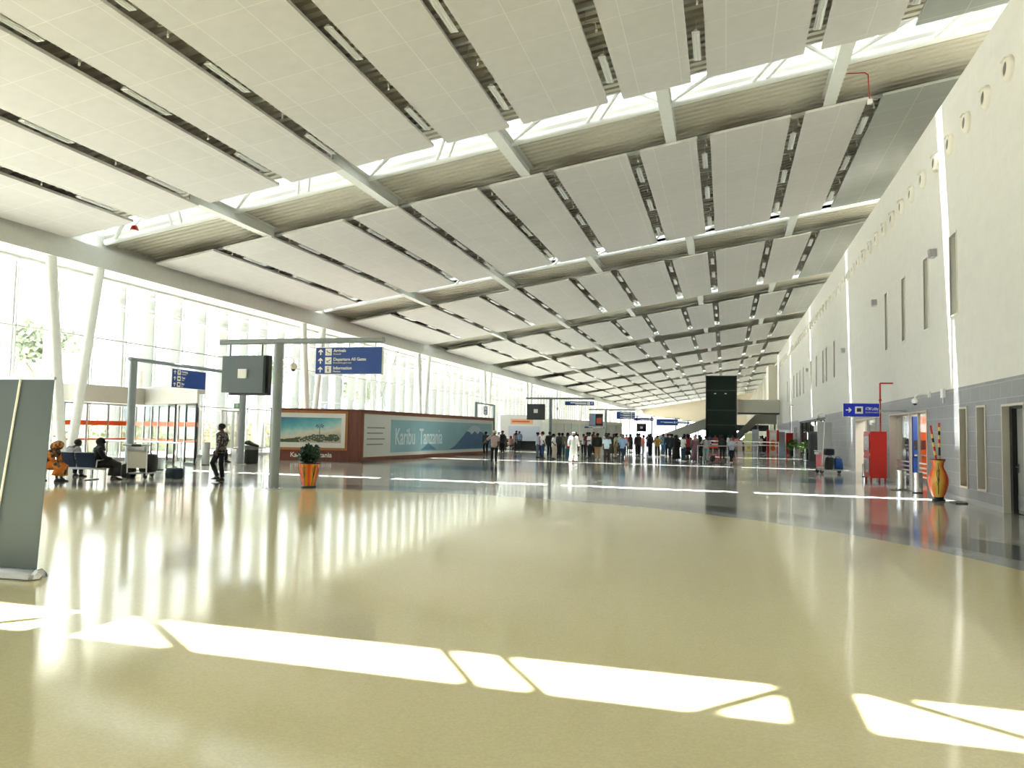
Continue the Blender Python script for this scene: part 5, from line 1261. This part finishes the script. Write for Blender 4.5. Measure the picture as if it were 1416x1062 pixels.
def person(x, y, face, pz, top, tc, bot, bc, head, hc, label, skin='d', shoe=None, sc=1.0, z=0.0, rx=0, near=False, group=None):
    t = thing('person', label, 'person', (x, y, z), R(face), group); t.scale = (sc*1.07, sc*1.07, sc)
    P_ = cached(('pose', pz), lambda: pose(pz))
    slotobj(cached(('body', pz), lambda: skin_body(P_)), 'body', t, SKIN[skin])
    slotobj(cached((top, pz), lambda: garment(P_, top)), NAMES[top], t, tc if not isinstance(tc, tuple) else cloth(tc))
    if bot: slotobj(cached((bot, pz), lambda: garment(P_, bot)), NAMES[bot], t, cloth(bc) if isinstance(bc, tuple) else bc)
    if head: slotobj(cached((head, pz), lambda: headwear(P_, head)), {'hair': 'hair', 'grey': 'hair', 'long_hair': 'hair', 'cap': 'cap', 'scarf': 'headscarf', 'turban': 'headwrap'}[head], t, (cloth(hc) if isinstance(hc, tuple) else hc) if hc else M_HAIR)
    for n in 'LR': slotobj(cached(('shoe'+n, pz), lambda: shoe_mesh(P_, n)), 'shoe', t, shoe or M_SHOE)
    if near: slotobj(cached(('eyes', pz), lambda: eyes_mesh(P_)), 'face_features', t, M_EYE)
    return t
def print_mat(name, cols, scale):
    m = bpy.data.materials.new(name); m.use_nodes = True; MATS[name] = m; nt = m.node_tree; b = nt.nodes['Principled BSDF']
    tc = nt.nodes.new('ShaderNodeTexCoord'); n = nt.nodes.new('ShaderNodeTexNoise'); n.inputs['Scale'].default_value = scale; n.inputs['Detail'].default_value = 2
    nt.links.new(tc.outputs['Object'], n.inputs['Vector']); cr = nt.nodes.new('ShaderNodeValToRGB'); cr.color_ramp.interpolation = 'CONSTANT'; nt.links.new(n.outputs[0], cr.inputs[0])
    e = cr.color_ramp.elements; e[0].position = 0; e[0].color = rgb(*cols[0])+(1,); e[1].position = .46; e[1].color = rgb(*cols[1])+(1,)
    for p_, c in zip((.53, .6), cols[2:]): q = e.new(p_); q.color = rgb(*c)+(1,)
    nt.links.new(cr.outputs[0], b.inputs['Base Color']); b.inputs['Roughness'].default_value = .85; return m
M_PRINT = print_mat('dark_floral_shirt', [(40, 36, 40), (64, 56, 60), (150, 140, 136), (96, 84, 88)], 14)
M_KANGA = print_mat('orange_print_cloth', [(206, 112, 36), (224, 134, 44), (120, 92, 66), (60, 52, 44)], 5)
M_KANGA2 = print_mat('olive_print_cloth', [(120, 100, 74), (84, 70, 56), (220, 140, 50), (160, 130, 100)], 12)
M_STRIPE = print_mat('beige_stripe_shirt', [(184, 164, 160), (196, 178, 172), (168, 146, 144), (206, 190, 180)], 20)
BLK, NAVY, WHT, GRY = (26, 26, 28), (34, 44, 74), (228, 228, 226), (128, 130, 130)
# the near ones on the left
person(-14.6, 20.05, 98, 'stroll', 'shirt', M_PRINT, 'trousers', (24, 28, 34), 'hair', None, 'man in a dark patterned shirt and black trousers walking by the gantry', sc=1.0, near=True)
t = thing('wristwatch', 'pale wristwatch on the walking man in the patterned shirt', 'watch', (-14.6, 20.05, 0), R(98)); MB().tube((.208, .028, .925), (.212, .036, .905), .034, n=14).build('strap', M_WHITE, t)
person(-18.45, 17.45, -72, 'sitfwd', 'dress', M_KANGA, None, None, 'turban', M_KANGA2, 'woman in an orange printed dress and headwrap sitting sideways on a seat', sc=.96, near=True)
person(-19.3, 19.0, -8, 'sitfwd', 'long_shirt', (150, 154, 160), 'trousers', (40, 44, 52), 'hair', None, 'man in a grey shirt leaning forward behind the navy seats', near=True)
person(-17.75, 18.62, -38, 'sit', 'abaya', BLK, None, None, 'scarf', (22, 22, 24), 'woman in black robe and headscarf seated at the right end of the seats', near=True)
person(-22.3, 30.3, -60, 'sitfwd', 'shirt', (220, 222, 226), 'trousers', (30, 32, 38), 'hair', None, 'small seated man in white shirt just right of the entrance lobby', sc=.95)
t = thing('stool', 'dark stool under the seated man right of the entrance lobby', 'seat', (-22.3, 30.3, 0)); MB().box(-.2, .2, -.2, .2, .30, .36).box(-.04, .04, -.04, .04, .02, .30).box(-.18, .18, -.18, .18, 0, .02).build('stool', M_BLACK, t)
# the queue, left to right
Q = [
 (-11.32, 37.6, 5, 'reach', 'shirt', M_STRIPE, 'trousers', BLK, 'cap', (206, 200, 150), 'man in a pale cap and striped shirt holding out his left arm', 'm'),
 (-15.9, 50.8, 30, 'stroll', 'long_shirt', (44, 74, 76), 'trousers', (34, 44, 46), 'hair', None, 'person in dark teal walking past the end of the long poster', 'd'),
 (-15.4, 53.2, 150, 'stand', 'long_shirt', (40, 56, 62), 'trousers', BLK, 'hair', None, 'person in dark grey-blue behind the teal one by the poster end', 'd'),
 (-19.0, 64.5, 170, 'phone', 'shirt', WHT, 'skirt', BLK, 'hair', None, 'person in white top and black skirt right of the long poster', 'd'),
 (-15.2, 56.0, -80, 'phone', 'shirt', (136, 138, 134), 'trousers', (36, 42, 48), 'hair', None, 'man in a grey shirt standing alone before the orange banner', 'd'),
 (-18.2, 71.0-2.6, 20, 'stand', 'shirt', (112, 142, 186), 'trousers', (30, 36, 46), 'hair', None, 'person in light blue standing at the black-covered table', 'd'),
 (-11.54, 47.9, -70, 'stand', 'long_shirt', (196, 208, 226), 'trousers', (104, 118, 146), 'hair', None, 'man in pale blue shirt and grey-blue trousers at left of the queue', 'd'),
 (-10.96, 46.86, -60, 'stand', 'shirt', WHT, 'trousers', (40, 58, 110), 'hair', None, 'man in white polo and navy trousers, second in the queue', 'd'),
 (-11.2, 49.9, 0, 'stand', 'jacket', (34, 44, 40), 'trousers', (30, 36, 36), 'hair', None, 'man in dark green behind the two men in pale tops', 'd'),
 (-11.9, 50.6, -20, 'stand', 'shirt', (190, 92, 104), 'trousers', NAVY, 'cap', (196, 70, 80), 'person in pink with a red cap at the back left of the queue', 'd'),
 (-10.11, 46.14, -80, 'hip', 'shirt', (232, 230, 226), 'loose_trousers', (196, 184, 166), 'hair', None, 'man in white shirt and beige trousers left of the white-robed man', 'd'),
 (-10.9, 52.6, 10, 'stand', 'shirt', (122, 122, 88), 'loose_trousers', (40, 84, 92), 'hair', None, 'man in an olive shirt behind the man in beige trousers', 'd'),
 (-10.6, 53.0, -60, 'fold', 'long_shirt', (104, 116, 128), 'trousers', BLK, 'long_hair', None, 'woman in grey-blue top and black trousers facing right', 'd'),
 (-10.9, 57.5, 20, 'stand', 'dress', (176, 84, 86), None, None, 'hair', None, 'woman in a dull red dress behind the grey-blue top', 'd'),
 (-10.3, 54.9, -100, 'phone', 'shirt', (128, 126, 124), 'trousers', (34, 38, 48), 'long_hair', None, 'woman in a grey patterned top just left of the white robe', 'd'),
 (-8.17, 42.54, -15, 'walk', 'robe', (236, 236, 234), None, None, 'grey', (150, 146, 138), 'tall man in a long white robe walking away', 'd'),
 (-10.2, 57.0, 30, 'stand', 'shirt', WHT, 'trousers', BLK, 'hair', None, 'person in white mostly behind the white-robed man', 'd'),
 (-9.6, 57.5, 180, 'stand', 'shirt', (48, 50, 54), 'trousers', BLK, 'hair', None, 'person in dark top right behind the white-robed man', 'd'),
 (-8.55, 49.9, 120, 'fold', 'shirt', (236, 236, 234), 'trousers', (36, 46, 58), 'hair', None, 'man in white shirt with folded arms, dark blue trousers', 'd'),
 (-8.4, 52.2, 200, 'stand', 'shirt', (226, 228, 230), 'trousers', (40, 50, 70), 'hair', None, 'man in white behind the man with folded arms', 'd'),
 (-8.1, 54.0, -30, 'stand', 'long_shirt', (170, 176, 172), 'trousers', (150, 150, 146), 'hair', None, 'person in pale grey just left of the black jacket', 'd'),
 (-8.4, 57.5, 10, 'stand', 'shirt', (96, 76, 68), 'trousers', (60, 52, 50), 'hair', None, 'person in brown behind the queue left of the black jacket', 'm'),
 (-7.55, 47.05, 5, 'stand', 'jacket', (22, 24, 24), 'trousers', (176, 140, 96), 'hair', None, 'man in black jacket and tan trousers seen from behind', 'd'),
 (-6.52, 43.97, 0, 'stand', 'shirt', (198, 220, 234), 'trousers', (62, 52, 50), 'hair', None, 'man in pale blue t-shirt and dark brown trousers', 'd'),
 (-6.94, 50.69, 90, 'stand', 'shirt', (178, 178, 142), 'trousers', (150, 138, 108), 'hair', None, 'man in khaki shirt and khaki trousers in profile', 'd'),
 (-5.7, 44.67, -20, 'walk', 'shirt', (150, 184, 222), 'trousers', (32, 48, 72), 'grey', (120, 104, 92), 'man in light blue shirt and navy trousers striding', 'm'),
 (-8.6, 70.0, 40, 'stand', 'jacket', (232, 92, 62), 'trousers', BLK, 'hair', None, 'person in an orange-red top far behind the blue shirts', 'd'),
 (-8.0, 68.0, -40, 'stand', 'dress', (28, 36, 34), None, None, 'scarf', (26, 30, 30), 'person in dark green and black near the thin grey post', 'd'),
 (-5.48, 53.82, -70, 'phone', 'shirt', (232, 130, 116), 'trousers', (172, 174, 182), 'hair', None, 'man in a salmon shirt and pale grey trousers', 'd'),
 (-5.2, 55.9, 60, 'stand', 'jacket', (32, 34, 42), 'trousers', (28, 30, 38), 'hair', None, 'person in dark clothes right beside the salmon shirt', 'd'),
 (-5.6, 60.4, 0, 'phone', 'long_shirt', (52, 64, 120), 'trousers', (34, 40, 66), 'long_hair', None, 'person in a navy blue top left of the mustard shirt', 'd'),
 (-4.71, 56.42, 10, 'hip', 'shirt', (186, 150, 62), 'trousers', (30, 30, 34), 'hair', None, 'man in a mustard shirt with hands on hips', 'd'),
 (-4.7, 61.5, -30, 'stand', 'shirt', (70, 110, 140), 'trousers', (36, 70, 96), 'hair', None, 'person in steel blue just right of the mustard shirt', 'd'),
 (-4.1, 58.2, 0, 'stand', 'long_shirt', (34, 62, 70), 'loose_trousers', (30, 52, 58), 'hair', None, 'man in dark teal in the middle of the group', 'd'),
 (-4.1, 62.5, 40, 'reach', 'shirt', (214, 56, 74), 'trousers', (70, 60, 60), 'hair', None, 'person in a bright red top raising an arm', 'd'),
 (-3.9, 63.2, -20, 'stand', 'long_shirt', (190, 214, 234), 'trousers', (60, 80, 100), 'hair', None, 'person in white-blue left of the black robe', 'd'),
 (-3.07, 51.15, 5, 'stand', 'abaya', (18, 20, 20), None, None, 'scarf', (18, 18, 20), 'woman in a long black robe and black headscarf standing in the queue', 'd'),
 (-2.49, 48.77, -60, 'phone', 'shirt', (218, 218, 212), 'trousers', (52, 82, 92), 'hair', None, 'man in an off-white t-shirt and jeans with white shoes', 'd'),
 (-2.42, 52.6, 70, 'fold', 'shirt', (170, 50, 76), 'skirt', (40, 26, 34), 'long_hair', None, 'woman in a crimson top and dark skirt', 'd'),
 (-1.82, 49.37, 15, 'stand', 'abaya', (138, 104, 116), None, None, 'scarf', (170, 138, 150), 'woman in a mauve robe and pink-mauve headscarf', 'm'),
 (-1.55, 51.4, -10, 'stand', 'dress', (28, 34, 32), None, None, 'scarf', (30, 30, 32), 'woman in dark clothes between mauve robe and grey shirt', 'd'),
 (-1.14, 48.6, 0, 'hip', 'shirt', (168, 166, 164), 'loose_trousers', (150, 172, 168), 'hair', None, 'man in grey shirt and pale jeans seen from behind', 'd'),
 (.38, 48.61, 175, 'cross', 'long_shirt', (190, 194, 210), 'trousers', (24, 32, 44), 'grey', (96, 70, 60), 'bald man in pale shirt leaning, looking down at his hands', 'l'),
 (1.15, 82.5, 10, 'stand', 'shirt', (200, 120, 116), 'trousers', (190, 150, 146), 'hair', None, 'person in pink beside the small pinkish board', 'm'),
 (2.0, 84.0, 180, 'stand', 'shirt', (212, 214, 130), 'trousers', (60, 60, 60), 'hair', None, 'person behind the yellow poster stand', 'd'),
 (3.35, 80.3, -30, 'stand', 'shirt', (150, 140, 132), 'trousers', (80, 70, 66), 'hair', None, 'person in grey-brown right of the tall grey-blue board', 'm'),
 (3.7, 84.0, 0, 'stand', 'abaya', BLK, None, None, 'scarf', BLK, 'woman in black robe left of the red display stand', 'd'),
 (4.15, 86.5, 20, 'stand', 'abaya', (20, 20, 22), None, None, 'scarf', (24, 22, 24), 'second woman in black robe nearest the red display stand', 'd'),

 (-10.5, 49.6, -40, 'stand', 'long_shirt', (60, 62, 70), 'trousers', (40, 40, 46), 'hair', None, 'man in charcoal between the olive shirt and the white robe', 'd'),
 (-9.3, 53.5, 15, 'stand', 'shirt', (120, 60, 62), 'trousers', (44, 44, 50), 'hair', None, 'person in dull maroon just right of the white robe', 'd'),
 (-7.3, 52.6, -15, 'stand', 'dress', (44, 54, 50), None, None, 'scarf', (36, 40, 40), 'woman in dark green-grey behind the black jacket', 'd'),
 (-7.2, 55.4, 160, 'stand', 'shirt', (180, 186, 190), 'trousers', (52, 56, 62), 'hair', None, 'person in pale grey behind the pale blue t-shirt', 'd'),
 (-6.2, 57.0, 40, 'stand', 'jacket', (56, 50, 48), 'trousers', (36, 34, 36), 'hair', None, 'person in dark brown right of the light blue shirt', 'd'),
 (-6.6, 62.0, -60, 'fold', 'shirt', (62, 70, 96), 'trousers', (30, 32, 40), 'hair', None, 'person in slate blue further right of the light blue shirt', 'd'),
 (-3.6, 55.0, -25, 'stand', 'long_shirt', (36, 48, 60), 'trousers', (34, 40, 50), 'hair', None, 'man in dark slate shirt left of the black robe', 'd'),
 (-2.9, 56.4, 30, 'stand', 'shirt', (70, 60, 62), 'trousers', (38, 36, 40), 'hair', None, 'man in dark brown between the black robe and the white shoes', 'd'),
 (-.2, 54.0, -10, 'stand', 'jacket', (36, 38, 40), 'trousers', (34, 34, 36), 'hair', None, 'person in black before the red table, right of the pale jeans', 'd'),
]
for q in Q:
    x, y, f, pz, top, tc_, bot, bc, hd, hc, lb, skn = q
    person(x, y, f, pz, top, tc_, bot, bc, hd, hc, lb, skn, shoe=M_WSHOE if any(k in lb for k in ('tan trousers', 'white shoes', 'leaning', 'salmon', 'mustard')) else None, sc=.94+.04*math.sin(x*7+y*3), near=(y < 50))
# people sitting and standing round the far table on the left
for i, (x, y, f, pz, c, lb) in enumerate(((-20.3, 69.2, -30, 'sit', (170, 70, 50), 'seated woman in rust red left of the black-covered table'), (-19.6, 68.6, 20, 'sit', (110, 96, 80), 'seated woman in brown second from left by the table'),
        (-19.0, 68.2, -20, 'sit', (150, 110, 100), 'seated woman in dull pink nearest the black-covered table'))):
    person(x, y, f, pz, 'dress', c, None, None, 'scarf', (60+i*20, 44, 40), lb, 'd')
    t = thing('stool', 'dark stool under the '+lb.split(' left')[0].split(' second')[0].split(' nearest')[0], 'seat', (x, y, 0)); MB().box(-.2, .2, -.2, .2, .30, .37).box(-.04, .04, -.04, .04, .02, .30).box(-.18, .18, -.18, .18, 0, .02).build('stool', M_BLACK, t)
person(-19.0, 70.3, 10, 'stand', 'dress', (120, 50, 60), None, None, 'hair', None, 'standing person in maroon before the pale blue poster', 'd')
# far groups, behind the queue and round the red table
random.seed(5)
cols = [((60, 66, 90), 'slate blue'), ((150, 60, 60), 'brick red'), ((34, 34, 36), 'black'), ((206, 204, 200), 'off-white'), ((90, 90, 60), 'olive'), ((180, 110, 60), 'ochre'), ((70, 50, 60), 'plum'), ((120, 150, 180), 'sky blue')]
far = [(-7.0, 76), (-6.0, 79), (-7.9, 83), (-5.0, 74), (-6.3, 68), (-7.0, 65.5), (-3.2, 70), (-2.4, 66), (-1.6, 86), (-1.0, 84), (-.3, 83.5), (.3, 86), (-3.4, 78), (-2.5, 83), (-4.3, 88), (-1.9, 60.5), (-3.3, 66), (.8, 90), (-.6, 90), (-9.4, 63), (-9.0, 66.5), (-10.6, 64)]
plc = ['behind the thin grey post', 'far behind the salmon shirt', 'far back by the thin post', 'behind the navy blue top', 'just behind the dark clothes', 'left of the dark clothes, further back', 'behind the black robe', 'behind the crimson top', 'left behind the red table', 'second left behind the red table',
       'right behind the red table', 'far right behind the red table', 'far behind the black robe', 'left of the red table', 'far left below the lift tower', 'behind the mauve robe', 'behind the white-blue top', 'below the lift tower on its right', 'below the lift tower in the middle', 'behind the folded arms', 'behind the khaki shirt', 'behind the white robe, furthest back']
for i, ((x, y), p_) in enumerate(zip(far, plc)):
    c, nm = cols[i % 8]; c2, _ = cols[(i*3+2) % 8]
    kind = ('shirt', 'long_shirt', 'dress', 'jacket')[i % 4]
    person(x, y, random.choice((0, 170, 60, -70, 20)), ('stand', 'phone', 'fold')[i % 3], kind, c, None if kind == 'dress' else 'trousers', tuple(max(20, v//3) for v in c2), 'scarf' if kind == 'dress' else 'hair', (36, 30, 34) if kind == 'dress' else None, 'distant person in %s, %s' % (nm, p_), 'd', sc=.95+.05*random.random())
t = thing('shopping_bag', 'red and blue bags on the floor beside the olive shirt', 'bag', (-10.2, 51.6, 0)); MB().box(-.25, .05, -.15, .15, 0, .55).build('body', mat('blue_bag', (40, 110, 130), .6), t); MB().box(-.2, .1, -.14, .14, .56, .85).build('top_bag', mat('coral_bag', (200, 90, 70), .6), t)
t = thing('travel_bag', 'black backpack on the floor beside the pale jeans', 'bag', (-.75, 48.7, 0)); MB().ball((0, 0, .22), .17, .13, .22).build('body', M_BLACK, t, smooth=True)
# red alarm beacon and loose cable under the roof
t = thing('alarm_beacon', 'small red alarm beacon hanging near the left end of the rooflight', 'alarm', (-21.7, 24.0, zp(-21.7)-.02))
MB().tube((0, 0, .0), (0, 0, -.16), .1, .16, n=12).build('body', M_RED, t, smooth=True); MB().tube((0, 0, .0), (0, 1.0, 1.1), .015, n=6).tube((0, 0, -.16), (0, 0, -.2), .12, n=12).build('bracket', M_WHITE, t)
t = thing('loose_cable', 'thin red cable with a white plug hanging from the corrugated deck', 'cable', (4.6, 27.4, zp(4.6)+.5))
MB().path([(-1.4, -.3, 0.05), (-.5, -.1, .0), (-.1, 0, .03), (0, 0, -.05), (.02, .02, -.5), (.05, .02, -.9)], .018, 6).build('cable', M_RED, t); MB().box(-.02, .12, -.04, .08, -1.05, -.9).build('plug', M_WHITE, t)
